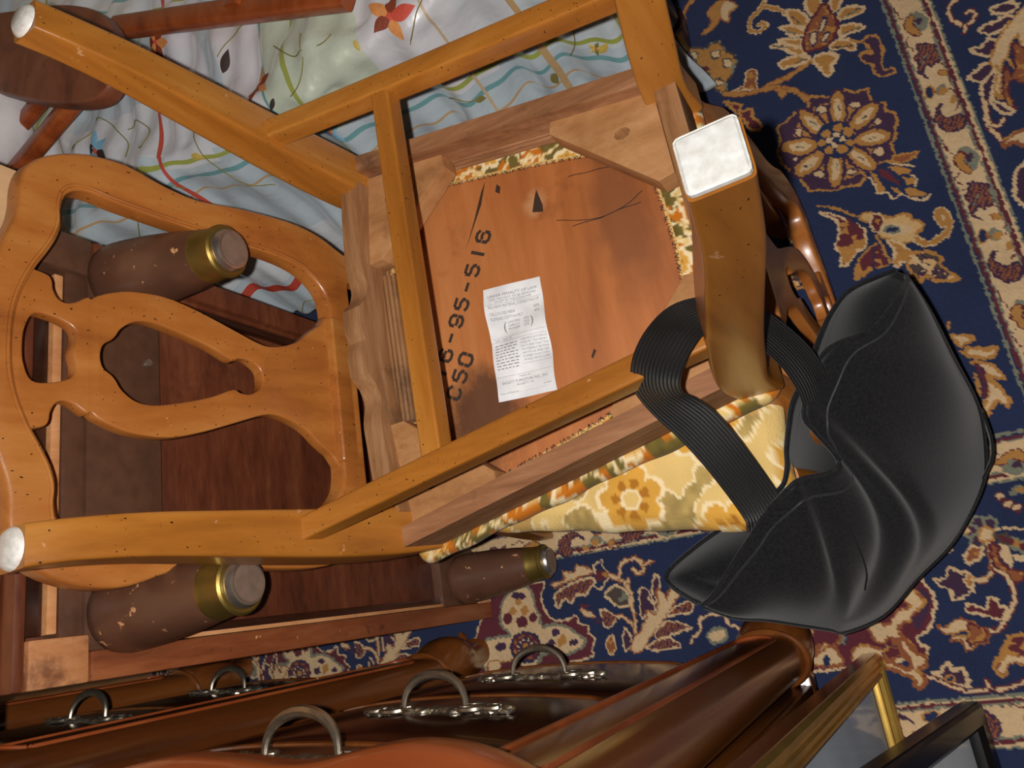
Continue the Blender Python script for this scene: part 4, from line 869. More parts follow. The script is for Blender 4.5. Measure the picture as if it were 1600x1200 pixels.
GLY = {'1': [[(.3, 0), (.3, 1)]], '-': [[(.12, .5), (.5, .5)]],
 '6': [[(.55, .85), (.4, 1), (.2, 1), (.05, .85), (.05, .57)], [(.05, .43), (.05, .15), (.2, 0), (.42, 0), (.55, .15), (.55, .4)], [(.48, .54), (.34, .6), (.18, .55)]],
 '5': [[(.52, 1), (.12, 1)], [(.06, .93), (.06, .58)], [(.15, .58), (.36, .6), (.55, .46), (.56, .3)], [(.53, .16), (.4, 0), (.2, 0), (.05, .12)]],
 'C': [[(.55, .8), (.4, 1), (.2, 1), (.05, .85), (.05, .57)], [(.05, .43), (.05, .15), (.2, 0), (.4, 0), (.55, .2)]],
 '0': [[(.05, .57), (.05, .85), (.2, 1), (.4, 1), (.55, .85), (.55, .57)], [(.05, .43), (.05, .15), (.2, 0), (.4, 0), (.55, .15), (.55, .43)]]}
GLY['9'] = [[(.6-x, 1-y) for x, y in st] for st in GLY['6']]
def stencil(bm, txt, p0, p1, size):
    p0 = Vector(p0); d = (Vector(p1)-p0).normalized(); up = Vector((-d.y, d.x, 0)); step = (Vector(p1)-p0).length/(len(txt)-1)
    for i, ch in enumerate(txt):
        o = p0+d*(step*i)
        for st in GLY[ch]:
            for kz, (a, c) in enumerate(zip(st, st[1:])):
                A = Vector(((a[0]-.3)*size*1.40, (a[1]-.5)*size, 0)); B = Vector(((c[0]-.3)*size*1.40, (c[1]-.5)*size, 0)); t = (B-A).normalized(); n_ = Vector((-t.y, t.x, 0))*size*.115
                A -= t*size*.045; B += t*size*.045
                bm_quad_world(bm, [o+d*q.x+up*q.y+Vector((0, 0, ZF-o.z+.0003+.00002*kz)) for q in (A-n_, B-n_, B+n_, A+n_)])
bm = bmesh.new()
stencil(bm, '16-95-516', STEN1[0], STEN1[1], .0188)
stencil(bm, 'C50', STEN2[0], STEN2[1], .0188)
o = from_bm('stencil_numbers', bm, M_INK, board, False); o['label'] = 'black stencilled numbers 16-95-516 and C50'
# law label, a little curled
L00, L10, L11, L01 = [Vector(p) for p in LABEL]
def lab(u, v, h=0.0):
    p = (L00*(1-u)+L10*u)*(1-v)+(L01*(1-u)+L11*u)*v
    curl = .0030*math.sin(v*7.5+u*1.5)**2+.0016*math.sin(u*5+v*9)+.0026*max(0, .3-u)*2*(v < .5)
    p = p + (L10-L00)*(.05*math.sin(v*math.pi*1.1)*(1-u)) * -.0
    return Vector((p.x, p.y, ZF+.0016+curl+h))
vs_, fc = [], []
for j in range(25):
    for i in range(13): vs_.append(to_up(lab(i/12, j/24)))
for j in range(24):
    for i in range(12): fc.append((j*13+i, j*13+i+1, (j+1)*13+i+1, (j+1)*13+i))
lab_o = mesh('law_label', vs_, fc, M_PAPER, board); lab_o['label'] = 'white paper law label glued to the seat board'
LW, LH = (L10-L00).length, (L01-L00).length
bm = bmesh.new()
def ltext(txt, u, v, size, align='LEFT', maxw=None):
    me = text_mesh(txt, size, align); w = max([abs(q.co.x) for q in me.vertices]+[1e-6])*(2 if align == 'CENTER' else 1); k = 1.0 if not maxw else maxw*LW/w
    base = len(bm.verts)
    vs = [bm.verts.new(to_up(lab(u+q.co.x*k/LW, v-q.co.y/LH, .0004))) for q in me.vertices]
    for f in me.polygons:
        try: bm.faces.new([vs[i] for i in f.vertices])
        except Exception: pass
    bpy.data.meshes.remove(me)
def rule(u0, u1, v, t=.0022):
    n = 8
    for i in range(n):
        a = u0+(u1-u0)*i/n; c = u0+(u1-u0)*(i+1)/n
        bm.faces.new([bm.verts.new(to_up(lab(*q, .0004))) for q in ((a, v+t), (c, v+t), (c, v), (a, v))])
S = LH
ltext('UNDER PENALTY OF LAW', .5, .095, S*.036, 'CENTER', .86); ltext('THIS TAG NOT TO BE REMOVED', .5, .125, S*.026, 'CENTER', .80); ltext('EXCEPT BY THE CONSUMER', .5, .150, S*.026, 'CENTER', .62)
rule(0.02, .98, .158); ltext('ALL NEW MATERIAL CONSISTING OF', .5, .193, S*.034, 'CENTER', .86)
ltext('CELLULOSE FIBER', .07, .255, S*.036, 'LEFT', .42); ltext('60%', .82, .255, S*.036, 'LEFT', .10)
ltext('BLENDED COTTON FELT', .07, .297, S*.036, 'LEFT', .54); ltext('40%', .82, .297, S*.036, 'LEFT', .10)
for k, (a, c) in enumerate((('LINTERS', '50%'), ('GARN FLY', '25%'), ('PICKER', '25%'))):
    ltext(a, .33, .340+.031*k, S*.030, 'LEFT', .22); ltext(c, .62, .340+.031*k, S*.030, 'LEFT', .10)
ltext('(', .24, .397, S*.11); ltext(')', .74, .397, S*.11)
rule(.02, .98, .455); ltext('LIC. NO. R', .08, .485, S*.026, 'LEFT', .30); rule(.02, .98, .492)
for k, t in enumerate(('CERTIFICATION IS', 'MADE BY THE MANU-', 'FACTURER THAT THE', 'MATERIALS IN THIS', 'ARTICLE ARE DE-', 'SCRIBED IN ACCORD-', 'ANCE WITH LAW.')):
    ltext(t, .53, .525+.0285*k, S*.024, 'LEFT', .44)
random.seed(5)
for k in range(9):
    u = .06
    while u < .44:
        w_ = random.uniform(.03, .085); rule(u, min(u+w_, .47), .520+.0255*k, .0075); u += w_+.022
rule(.5, .98, .715); rule(.5, .506, .79, .3*0+.001)
rule(.02, .98, .795); ltext('MADE BY', .5, .822, S*.020, 'CENTER', .2); ltext('BASSETT FURNITURE IND., INC.', .5, .862, S*.034, 'CENTER', .80); ltext('BASSETT, VA.', .5, .890, S*.024, 'CENTER', .30)
ltext('Date of Delivery', .05, .945, S*.022, 'LEFT', .32); rule(.38, .85, .945, .0012); ltext('40-70286', .80, .925, S*.014, 'LEFT', .14)
from_bm('label_print', bm, M_PRINT, board, False)
# knot mark, plywood crack, stray threads on the board
mt, nt, b = new_mat('dark_stain'); b.inputs['Base Color'].default_value = s2l(58, 38, 26); b.inputs['Roughness'].default_value = .7
M_STAIN = mt
for poly in MARKS:
    bm = bmesh.new(); bm_quad_world(bm, [(p[0], p[1], ZF+.0002) for p in poly]); from_bm('wood_mark', bm, M_STAIN, board, False)
for k, pts in enumerate(THREADS):
    bm = bmesh.new(); tube_bm(bm, [to_up((p[0], p[1], ZF+.0035+.001*math.sin(i))) for i, p in enumerate(catmull([(q[0], q[1], 0) for q in pts], 14))], .00045, 5); from_bm('loose_thread', bm, M_THREAD, board)
# stapled, frayed fabric edge round the board
rnd = random.Random(3)
bm = bmesh.new(); lp = [np.array(p) for p in board_loop]
for k in range(len(lp)):
    a, c = lp[k], lp[(k+1) % len(lp)]; L_ = np.linalg.norm(c-a); m_ = max(2, int(L_/.0035))
    for i in range(m_):
        p = a+(c-a)*(i+rnd.random())/m_; q = p*(1+rnd.uniform(-.02, .015)); r = p+(c-a)/L_*rnd.uniform(-.006, .006)
        bm_z = .4478-.0022
        tube_bm(bm, [(p[0]*1.012, p[1]*1.012, bm_z), ((p[0]+r[0])/2, (p[1]+r[1])/2, bm_z-.0016), (r[0]*.985, r[1]*.985, bm_z-rnd.uniform(0, .0015))], .0004, 4)
tag(from_bm('frayed_edge', bm, M_THREAD, board), kind='stuff')
bm = bmesh.new()
for k in range(len(lp)):
    a, c = lp[k], lp[(k+1) % len(lp)]; L_ = np.linalg.norm(c-a); m_ = max(2, int(L_/.006))
    for i in range(m_):
        p0_ = a+(c-a)*i/m_; p1_ = a+(c-a)*(i+1)/m_; wv = 1.0+.012*rnd.random()
        vs = [bm.verts.new((q[0]*f, q[1]*f, .4456)) for q, f in ((p0_, wv+.016), (p1_, wv+.016), (p1_, wv-.004), (p0_, wv-.004))]; bm.faces.new(vs)
M_SELV = plain('frayed_fabric_selvedge', (214, 172, 104), rough=.95, bscale=260, bump=.4)
from_bm('fabric_selvedge', bm, M_SELV, board, False)

# ---------------------------------------------------------------- black nylon tote bag hung from the stretcher of the overturned chair
mt, nt, b = new_mat('black_nylon')
tc = N(nt, 'ShaderNodeTexCoord'); nz = N(nt, 'ShaderNodeTexNoise'); nz.inputs['Scale'].default_value = 300; nz.inputs['Detail'].default_value = 4
nt.links.new(tc.outputs['Object'], nz.inputs['Vector'])
r = ramp(nt, [(.3, s2l(11, 11, 13)), (.75, s2l(31, 31, 35))]); nt.links.new(nz.outputs['Fac'], r.inputs['Fac']); nt.links.new(r.outputs['Color'], b.inputs['Base Color'])
b.inputs['Roughness'].default_value = .55; b.inputs['Sheen Weight'].default_value = .15; b.inputs['Specular IOR Level'].default_value = .3
bp = N(nt, 'ShaderNodeBump'); bp.inputs['Strength'].default_value = .25; bp.inputs['Distance'].default_value = .001
nt.links.new(nz.outputs['Fac'], bp.inputs['Height']); nt.links.new(bp.outputs['Normal'], b.inputs['Normal'])
M_NYLON = mt
mt, nt, b = new_mat('black_webbing')
tc = N(nt, 'ShaderNodeUVMap'); wv = N(nt, 'ShaderNodeTexWave'); wv.inputs['Scale'].default_value = 1.0; wv.bands_direction = 'X'
mp = N(nt, 'ShaderNodeMapping'); mp.inputs['Scale'].default_value = (4.2, 30, 1); nt.links.new(tc.outputs['UV'], mp.inputs['Vector']); nt.links.new(mp.outputs['Vector'], wv.inputs['Vector'])
wv2 = N(nt, 'ShaderNodeTexWave'); wv2.bands_direction = 'Y'; wv2.inputs['Scale'].default_value = 2.0; nt.links.new(mp.outputs['Vector'], wv2.inputs['Vector'])
mm = N(nt, 'ShaderNodeMath', operation='MULTIPLY'); nt.links.new(wv.outputs['Fac'], mm.inputs[0]); nt.links.new(wv2.outputs['Fac'], mm.inputs[1])
r = ramp(nt, [(.2, s2l(12, 12, 13)), (.8, s2l(66, 66, 66))]); nt.links.new(mm.outputs[0], r.inputs['Fac']); nt.links.new(r.outputs['Color'], b.inputs['Base Color'])
b.inputs['Roughness'].default_value = .5
bp = N(nt, 'ShaderNodeBump'); bp.inputs['Strength'].default_value = .7; bp.inputs['Distance'].default_value = .0015; nt.links.new(mm.outputs[0], bp.inputs['Height']); nt.links.new(bp.outputs['Normal'], b.inputs['Normal'])
M_WEB = mt

FHEM = [(.262,-.044,.462), (.238,-.028,.485), (.211,.000,.502), (.203,.034,.515), (.191,.053,.520), (.155,.076,.520), (.138,.082,.515), (.124,.076,.500), (.098,.066,.470), (.086,.075,.482), (.082,.098,.510), (.075,.113,.520), (.045,.154,.500), (.019,.187,.480), (-.011,.224,.450), (-.022,.244,.437)]
BHEM = [(.275,-.035,.462), (.264,.008,.478), (.245,.032,.484), (.219,.051,.490), (.190,.068,.495), (.161,.090,.500), (.138,.100,.500), (.115,.108,.500), (.097,.112,.500), (.080,.122,.498), (.068,.150,.490), (.055,.190,.475), (.040,.230,.460), (.020,.272,.440), (.004,.276,.432), (-.020,.250,.432)]
OUTL = [(.270,-.043,.452), (.243,-.058,.380), (.204,-.071,.300), (.151,-.085,.220), (.094,-.078,.170), (.064,-.066,.150), (.029,-.040,.140), (-.003,-.009,.140), (-.036,.038,.160), (-.071,.084,.200), (-.081,.126,.260), (-.074,.140,.290), (-.062,.165,.330), (-.050,.194,.360), (-.041,.220,.400), (-.024,.244,.430)]
BAG = empty('tote_bag', (.06, .04, .14)); tag(BAG, 'black nylon tote bag hanging by its webbing handle from the overturned chair', 'bag')
BO = Vector((.06, .04, .14))
def lerp(a, c, t): return a+(c-a)*t
NU, NV = 72, 40
fh, bh, ol = catmull(FHEM, NU), catmull(BHEM, NU), catmull(OUTL, NU)
rn = np.random.RandomState(2)
def panel(top, bot, push, folds):
    V_ = []
    for j in range(NV):
        t = j/(NV-1)
        for i in range(NU):
            u = i/(NU-1); p = lerp(top[i], bot[i], t); e = math.sin(math.pi*min(1, t*1.0))*math.sin(math.pi*u)**.6
            p = p + np.array(push)*e
            if folds:
                f = 0.0
                f += -.020*math.exp(-(((u-.50)-(t-.1)*.22)/.035)**2)*math.sin(math.pi*min(1, t*1.15+.02))   # deep fold from the mouth dip
                f += -.013*math.exp(-(((u-.30)-(t)*.34)/.030)**2)*math.exp(-((t-.38)/.30)**2)
                f += -.010*math.exp(-(((u-.66)-(t)*.10)/.030)**2)*math.exp(-((t-.45)/.30)**2)
                f += -.008*math.exp(-(((u-.78)-(t)*.02)/.025)**2)*math.exp(-((t-.3)/.3)**2)
                f += .004*math.sin(u*23+t*5)*math.sin(math.pi*t)*math.sin(math.pi*u)
                p = p + np.array((-.55, -.60, .58))*f
            V_.append(p)
    F_ = [(j*NU+i, j*NU+i+1, (j+1)*NU+i+1, (j+1)*NU+i) for j in range(NV-1) for i in range(NU-1)]
    return V_, F_
Vf, Ff = panel(fh, ol, (-.024, -.024, .016), True)
Vb, Fb = panel(bh, ol, (.036, .040, -.03), False)
o = mesh('front_panel', [Vector(v)-BO for v in Vf], Ff, M_NYLON, BAG, True, 70)
md = o.modifiers.new('t', 'SOLIDIFY'); md.thickness = .0016
o = mesh('back_panel', [Vector(v)-BO for v in Vb], Fb, M_NYLON, BAG, True, 70)
md = o.modifiers.new('t', 'SOLIDIFY'); md.thickness = .0016
# hems: a folded band along each rim and a row of stitching
def hem(V_, name):
    bm = bmesh.new(); tube_bm(bm, [Vector(V_[i])-BO for i in range(NU)], .0026, 6); from_bm(name, bm, M_NYLON, BAG)
    bm = bmesh.new(); tube_bm(bm, [Vector(V_[3*NU+i])-BO+Vector((-.0006, -.0006, .0014)) for i in range(NU)], .0009, 5); from_bm('stitch_line', bm, M_NYLON, BAG)
hem(Vf, 'rim_piping'); hem(Vb, 'rim_piping')
bm = bmesh.new(); tube_bm(bm, [Vector(ol[i])-BO for i in range(NU)], .0028, 6); from_bm('side_seam', bm, M_NYLON, BAG)
bm = bmesh.new(); tube_bm(bm, [Vector(Vf[j*NU+int(NU*.63)])-BO+Vector((-.001, -.001, .0012)) for j in range(4, 26)], .0009, 5); from_bm('pleat_stitching', bm, M_THREAD, BAG)
# webbing handle looped over the stretcher
def strap(name, pts, nrm, width):
    n = 60; C_ = catmull(pts, n); Nn = catmull(nrm, n); vs, fc = [], []; uvs = []; Lc = 0
    for i in range(n):
        c = Vector(C_[i]); t = (Vector(C_[min(i+1, n-1)])-Vector(C_[max(i-1, 0)])).normalized(); nn = Vector(Nn[i]); w_ = t.cross(nn).normalized(); nn = w_.cross(t).normalized()
        if i: Lc += (Vector(C_[i])-Vector(C_[i-1])).length
        for k in range(9):
            u = k/8; a = (u-.5)*width
            vs.append(c+w_*a+nn*(.0016*math.cos((u-.5)*6.28*1)*.6)-BO); uvs.append((u, Lc/ .045))
        for k in range(9):
            u = k/8; vs.append(c+w_*((u-.5)*width)-nn*.0016-BO); uvs.append((u, Lc/.045))
    for i in range(n-1):
        for k in range(8):
            a = i*18+k; fc.append((a, a+1, a+19, a+18)); a += 9; fc.append((a, a+18, a+19, a+1))
        a = i*18; fc.append((a, a+18, a+27, a+9)); a = i*18+8; fc.append((a, a+9, a+27, a+18))
    o = mesh(name, vs, fc, M_WEB, BAG, True, 60)
    uv = o.data.uv_layers.new(name='UVMap')
    for lp in o.data.loops: uv.data[lp.index].uv = uvs[lp.vertex_index]
    return o
strap('handle', [(.046,.150,.468), (.061,.142,.512), (.108,.154,.562), (.136,.162,.615), (.150,.168,.665), (.154,.165,.712), (.163,.154,.743), (.180,.138,.751), (.197,.118,.741), (.203,.098,.705), (.199,.082,.655), (.187,.070,.600), (.172,.064,.550), (.158,.066,.500)],
      [(-.5,-.3,.8), (-.6,-.3,.75), (-.6,-.3,.72), (-.65,-.2,.72), (-.75,.0,.6), (-.75,.2,.6), (-.45,.25,.85), (.0,.1,1.0), (.4,-.2,.85), (.4,-.7,.5), (.0,-.9,.35), (-.2,-.8,.4), (-.4,-.75,.45), (-.5,-.7,.45)], .042)
# small flap of a pocket at the far side
pk = sweep('pocket_tab', [(.152,-.088,.205,.002,.010), (.120,-.090,.186,.002,.012), (.095,-.085,.176,.002,.012), (.074,-.070,.166,.002,.008)], M_NYLON, BAG, n=8, sec=10, p=4); pk.location = -BO

# ---------------------------------------------------------------- low chest stood on its end, bottom and stubby legs facing the room
M_BLOCKOLD = wood('stained_pine_block', (150, 92, 54), (184, 122, 76), (200, 144, 98), stretch=(9, 9, 3), rough=.6, coat=0, stains=((96, 52, 30), 22, .52))
CH = empty('blanket_chest', (.245, .98, 0)); tag(CH, 'dark mahogany chest stood on end, bottom with brass-tipped brown legs showing', 'chest')
CO = Vector((.245, .98, 0))
def cbox(name, x0, x1, y0, y1, z0, z1, mat, parent=CH, bevel=.0015):
    return box(name, x0-CO.x, x1-CO.x, y0-CO.y, y1-CO.y, z0, z1, mat, parent, bevel)
cbox('body', .004, .486, .800, 1.22, .010, .872, M_MAHOG)
cbox('bottom_panel', .040, .450, .787, .802, .150, .716, M_MAHOG)
for x0, x1, m_ in ((.000, .030, M_VENEER), (.458, .490, M_MAHOG)): cbox('base_rail', x0, x1, .764, .830, .006, .800, m_, bevel=.004)
for x0, x1 in ((.031, .036), (.452, .457)): cbox('cleat', x0, x1, .772, .80, .155, .712, M_RAWPINE if x0 < .1 else M_MAHOG, bevel=.0005)
for x0, x1 in ((.036, .046), (.442, .452)): cbox('inner_batten', x0, x1, .776, .80, .155, .712, M_DARKW, bevel=.0008)
for z0, z1 in ((.045, .157), (.711, .803)): cbox('mounting_plank', .030, .458, .769, .802, z0, z1, M_PAINT)
cbox('end_batten', .045, .445, .774, .805, .803, .827, M_PAINT); cbox('end_cleat', .050, .440, .776, .805, .828, .838, M_RAWPINE); cbox('end_batten', .050, .440, .782, .805, .839, .861, M_DARKW)
for x in (.000, .444):
    cbox('corner_block', x, x+.046, .765, .83, .801, .861, M_BLOCKOLD if x < .1 else M_PAINT, bevel=.003); cbox('corner_block', x, x+.046, .765, .83, .010, .046, M_RAWPINE, bevel=.003)
cbox('end_rail', .000, .490, .768, .84, .862, .874, M_MAHOG, bevel=.004)
for (x, z, tx, tz) in ((.066, .762, .068, .760), (.452, .765, .428, .757), (.073, .097, .078, .092), (.448, .097, .44, .092)):
    p0 = Vector((x, .770, z))-CO; p1 = Vector((tx, .592, tz))-CO; d = p1-p0; L = d.length; M_ = frame_to(p0, d)
    lg = lathe('leg', [(.0385, 0), (.0425, .004), (.0440, .016), (.0435, .035), (.0405, .075), (.0350, .120), (.0300, L-.030), (.020, L-.030)], M_PAINTLEG, CH, M_, 36)
    lathe('ferrule', [(.0270, L-.034), (.0302, L-.033), (.0305, L-.030), (.0292, L-.027), (.0280, L-.008), (.0298, L-.006), (.0298, L-.002), (.0275, L), (.0200, L)], M_BRASS, lg, M_, 36)
    lathe('glide', [(.0225, L-.002), (.0240, L), (.0240, L+.003), (.0215, L+.008), (.0010, L+.0095)], M_STEEL, lg, M_, 30)
    lathe('glide_face', [(.0005, L+.0096), (.0185, L+.0092), (.0180, L+.0085)], M_STEELWORN, lg, M_, 30)
lathe('screw', [(.0005, .003), (.0045, .0028), (.0055, .001), (.0055, 0)], M_STEEL, CH, frame_to(Vector((.355, .769, .727))-CO, (0,-1,0)), 16)

# ---------------------------------------------------------------- cardboard carton on the chest
CB = empty('cardboard_box', (.22, 1.0, .876)); tag(CB, 'plain cardboard box resting on the upended chest behind the chair back', 'box')
for nm, a in (('front_side', (-.34, .34, -.212, -.208, 0, .26)), ('back_side', (-.34, .34, .19, .194, 0, .26)), ('end_side', (-.34, -.336, -.208, .19, 0, .26)), ('end_side', (.336, .34, -.208, .19, 0, .26)), ('bottom', (-.336, .336, -.208, .19, 0, .004)), ('flap', (-.336, .336, -.208, -.02, .258, .262)), ('flap', (-.336, .336, -.01, .19, .258, .262))):
    box(nm, *a, M_CARD, CB, .0008, 1)

# ---------------------------------------------------------------- dresser
DR = empty('dresser', (-.31, .80, 0)); tag(DR, 'dark cherry dresser with rounded posts and ornate pewter pulls on its drawers', 'dresser')
DO = Vector((-.31, .80, 0)); SK = .057
def fx(y): return -.077+SK*(y-.24)                       # line of the post fronts
def dpt(off, y, z): return Vector((fx(y)+off, y, z))-DO
def dquadbox(name, o0, o1, y0, y1, z0, z1, mat, parent=DR, bevel=.002):
    bm = bmesh.new(); bm_box(bm, o0, o1, y0, y1, z0, z1, bevel, 2)
    for v in bm.verts: v.co = Vector((v.co.x+fx(v.co.y)-DO.x, v.co.y-DO.y, v.co.z))
    return from_bm(name, bm, mat, parent)
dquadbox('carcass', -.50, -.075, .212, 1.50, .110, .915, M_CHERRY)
dquadbox('side_panel', -.46, -.075, .204, .213, .13, .90, M_CHERRY)
dquadbox('base_moulding', -.50, -.060, .204, 1.505, .085, .125, M_CHERRY, bevel=.008)
# serpentine top
front = [(q[1], q[0]) for q in catmull([(.155, -.150), (.175, -.105), (.195, -.083), (.215, -.0705), (.24, -.0612), (.27, -.0565), (.30, -.0575), (.34, -.0622), (.37, -.0622), (.41, -.0572), (.45, -.0535), (.48, -.0540), (.52, -.0585), (.60, -.070), (.70, -.078), (.82, -.060), (.95, -.050), (1.1, -.045), (1.25, -.048), (1.4, -.06), (1.53, -.09)], 90)]
top_loop = [(x-DO.x, y-DO.y) for x, y in front]+[(-.62-DO.x, 1.53-DO.y), (-.62-DO.x, .155-DO.y)]
plate('top', [top_loop], .013, .006, lambda a, b_, c: (a, b_, .936+c), M_CHERRYTOP, DR, smooth_loops=False)
dquadbox('top_moulding', -.49, -.050, .204, 1.50, .905, .925, M_CHERRY, bevel=.006)
for py in (.245, .822, 1.44):
    po = sweep('post', [tuple(dpt(-.036, py, .10))+(.033, .044), tuple(dpt(-.036, py, .20))+(.034, .045), tuple(dpt(-.036, py, .55))+(.034, .045), tuple(dpt(-.036, py, .905))+(.034, .045)], M_CHERRY, DR, n=10, sec=28, p=2.6, fixed=((1,0,0),(0,1,0)), angle=60)
    # raised bead outlining the long panel of the post
    bm = bmesh.new(); pts = []; bt = .66 if py < .5 else .60
    for k in range(80):
        t = k/80*4; w_ = .026
        if t < 1: ya, z = -w_, .235+bt*t
        elif t < 2: a = (t-1)*math.pi; ya, z = -w_*math.cos(a), .235+bt+w_*.9*math.sin(a)
        elif t < 3: ya, z = w_, .235+bt-bt*(t-2)
        else: a = (t-3)*math.pi; ya, z = w_*math.cos(a), .235-w_*.9*math.sin(a)
        ex = .034*(1-abs(ya/.045)**2.6)**(1/2.6)
        pts.append(dpt(-.036+ex+.0005, py+ya, z))
    tube_bm(bm, pts+[pts[0]], .0030, 8); from_bm('bead', bm, M_CHERRYTOP, po)
    # collar and scrolled foot
    bm = bmesh.new(); tube_bm(bm, [dpt(-.036+.037*math.cos(a), py+.049*math.sin(a), .158+.012*math.cos(a)) for a in np.linspace(-math.pi, math.pi, 33)], .0055, 8); from_bm('collar', bm, M_CHERRY, po)
    sweep('foot', [tuple(dpt(-.036, py, .160))+(.034, .045), tuple(dpt(-.026, py, .125))+(.044, .052), tuple(dpt(-.020, py, .085))+(.044, .050), tuple(dpt(-.026, py, .040))+(.030, .038), tuple(dpt(-.020, py, .012))+(.024, .034), tuple(dpt(-.014, py, .001))+(.026, .036)], M_CHERRY, DR, n=18, sec=24, p=2.4, fixed=((1,0,0),(0,1,0)), angle=60)
    bm = bmesh.new(); sp = []
    for k in range(26):
        a = k/25*4.4; rr = .034-.0055*a
        sp.append(dpt(.018+.4*rr*math.cos(a+1.2), py-.001, .045+rr*math.sin(a+1.2)))
    tube_bm(bm, sp, .0065, 8); from_bm('foot_scroll', bm, M_CHERRY, DR)
pull_rnd = random.Random(9)
def pull(parent, yc, z, off):
    pl = empty('pull', (0, 0, 0)); pl.parent = parent
    bm = bmesh.new()
    for k in range(13):
        u = (k-6)/6; w_ = .0065*(1-.45*abs(u))+.0035*(1 if k in (2, 4, 8, 10) else 0)
        b2 = bmesh.new(); bmesh.ops.create_uvsphere(b2, u_segments=10, v_segments=6, radius=1)
        for v in b2.verts: v.co = Vector((v.co.x*.0055, v.co.y*.0115, v.co.z*(w_+.004*pull_rnd.random())))+dpt(off+.003, yc+u*.088, z+.004*math.sin(k*1.9))
        tm = bpy.data.meshes.new('t'); b2.to_mesh(tm); b2.free(); bm.from_mesh(tm); bpy.data.meshes.remove(tm)
    for sgn in (-1, 1):
        for dz in (-.009, .009):
            tube_bm(bm, [dpt(off+.006, yc+sgn*(.05+.014*math.cos(a)), z+dz+.008*math.sin(a)) for a in np.linspace(0, 5.2, 12)], .0028, 6)
            tube_bm(bm, [dpt(off+.006, yc+sgn*(.076+.009*math.cos(a)), z+dz*.6+.006*math.sin(a)) for a in np.linspace(0, 5.2, 10)], .0024, 6)
    bk = from_bm('pull_plate', bm, M_PEWTER, parent)
    bm = bmesh.new(); tube_bm(bm, [dpt(off+.006+.034*math.sin(a)**.8, yc-.040*math.cos(a), z-.006*math.sin(a)) for a in np.linspace(.02, math.pi-.02, 22)], [.0030+.0022*math.sin(math.pi*i/21) for i in range(22)], 8)
    from_bm('bail', bm, M_PEWTER, parent)
    bpy.data.objects.remove(pl)
for (y0, y1) in ((.293, .776), (.870, 1.392)):
    ym, hw = (y0+y1)/2, (y1-y0)/2
    bow = lambda y: .020*max(0, 1-((y-ym)/hw)**2)**.8
    for (z0, z1, zp) in ((.700, .902, .798), (.442, .690, .578), (.150, .432, .330)):
        nY = 40; vs, fc = [], []
        prof = [(-.09, z0), (-.055, z0), (-.049, z0+.006), (-.049, z0+.030), (-.045, z0+.036), (-.045, z1-.012), (-.049, z1-.004), (-.055, z1), (-.09, z1)]
        for i in range(nY):
            y = y0+(y1-y0)*i/(nY-1)
            for k, (o_, z) in enumerate(prof):
                vs.append(dpt(o_+(bow(y) if o_ > -.085 else 0), y, z))
        K_ = len(prof)
        for i in range(nY-1):
            for k in range(K_): fc.append((i*K_+k, i*K_+(k+1) % K_, (i+1)*K_+(k+1) % K_, (i+1)*K_+k))
        fc.append(tuple(range(K_))); fc.append(tuple((nY-1)*K_+k for k in range(K_))[::-1])
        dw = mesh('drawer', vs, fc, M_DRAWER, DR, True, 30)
        bm = bmesh.new(); pts = []
        for k in range(60):
            u = k/59; y = y0+.012+(y1-y0-.024)*u; e = min(u, 1-u)
            z = z0+.022+.022*math.exp(-((e-.10)/.035)**2)+.008*math.sin(math.pi*u)
            pts.append(dpt(-.0455+bow(y), y, z))
        tube_bm(bm, pts, .0030, 6); from_bm('drawer_moulding', bm, M_CHERRY, dw)
        pull(dw, ym-.02-.02*(zp > .7), zp, -.045+bow(ym)-.002)

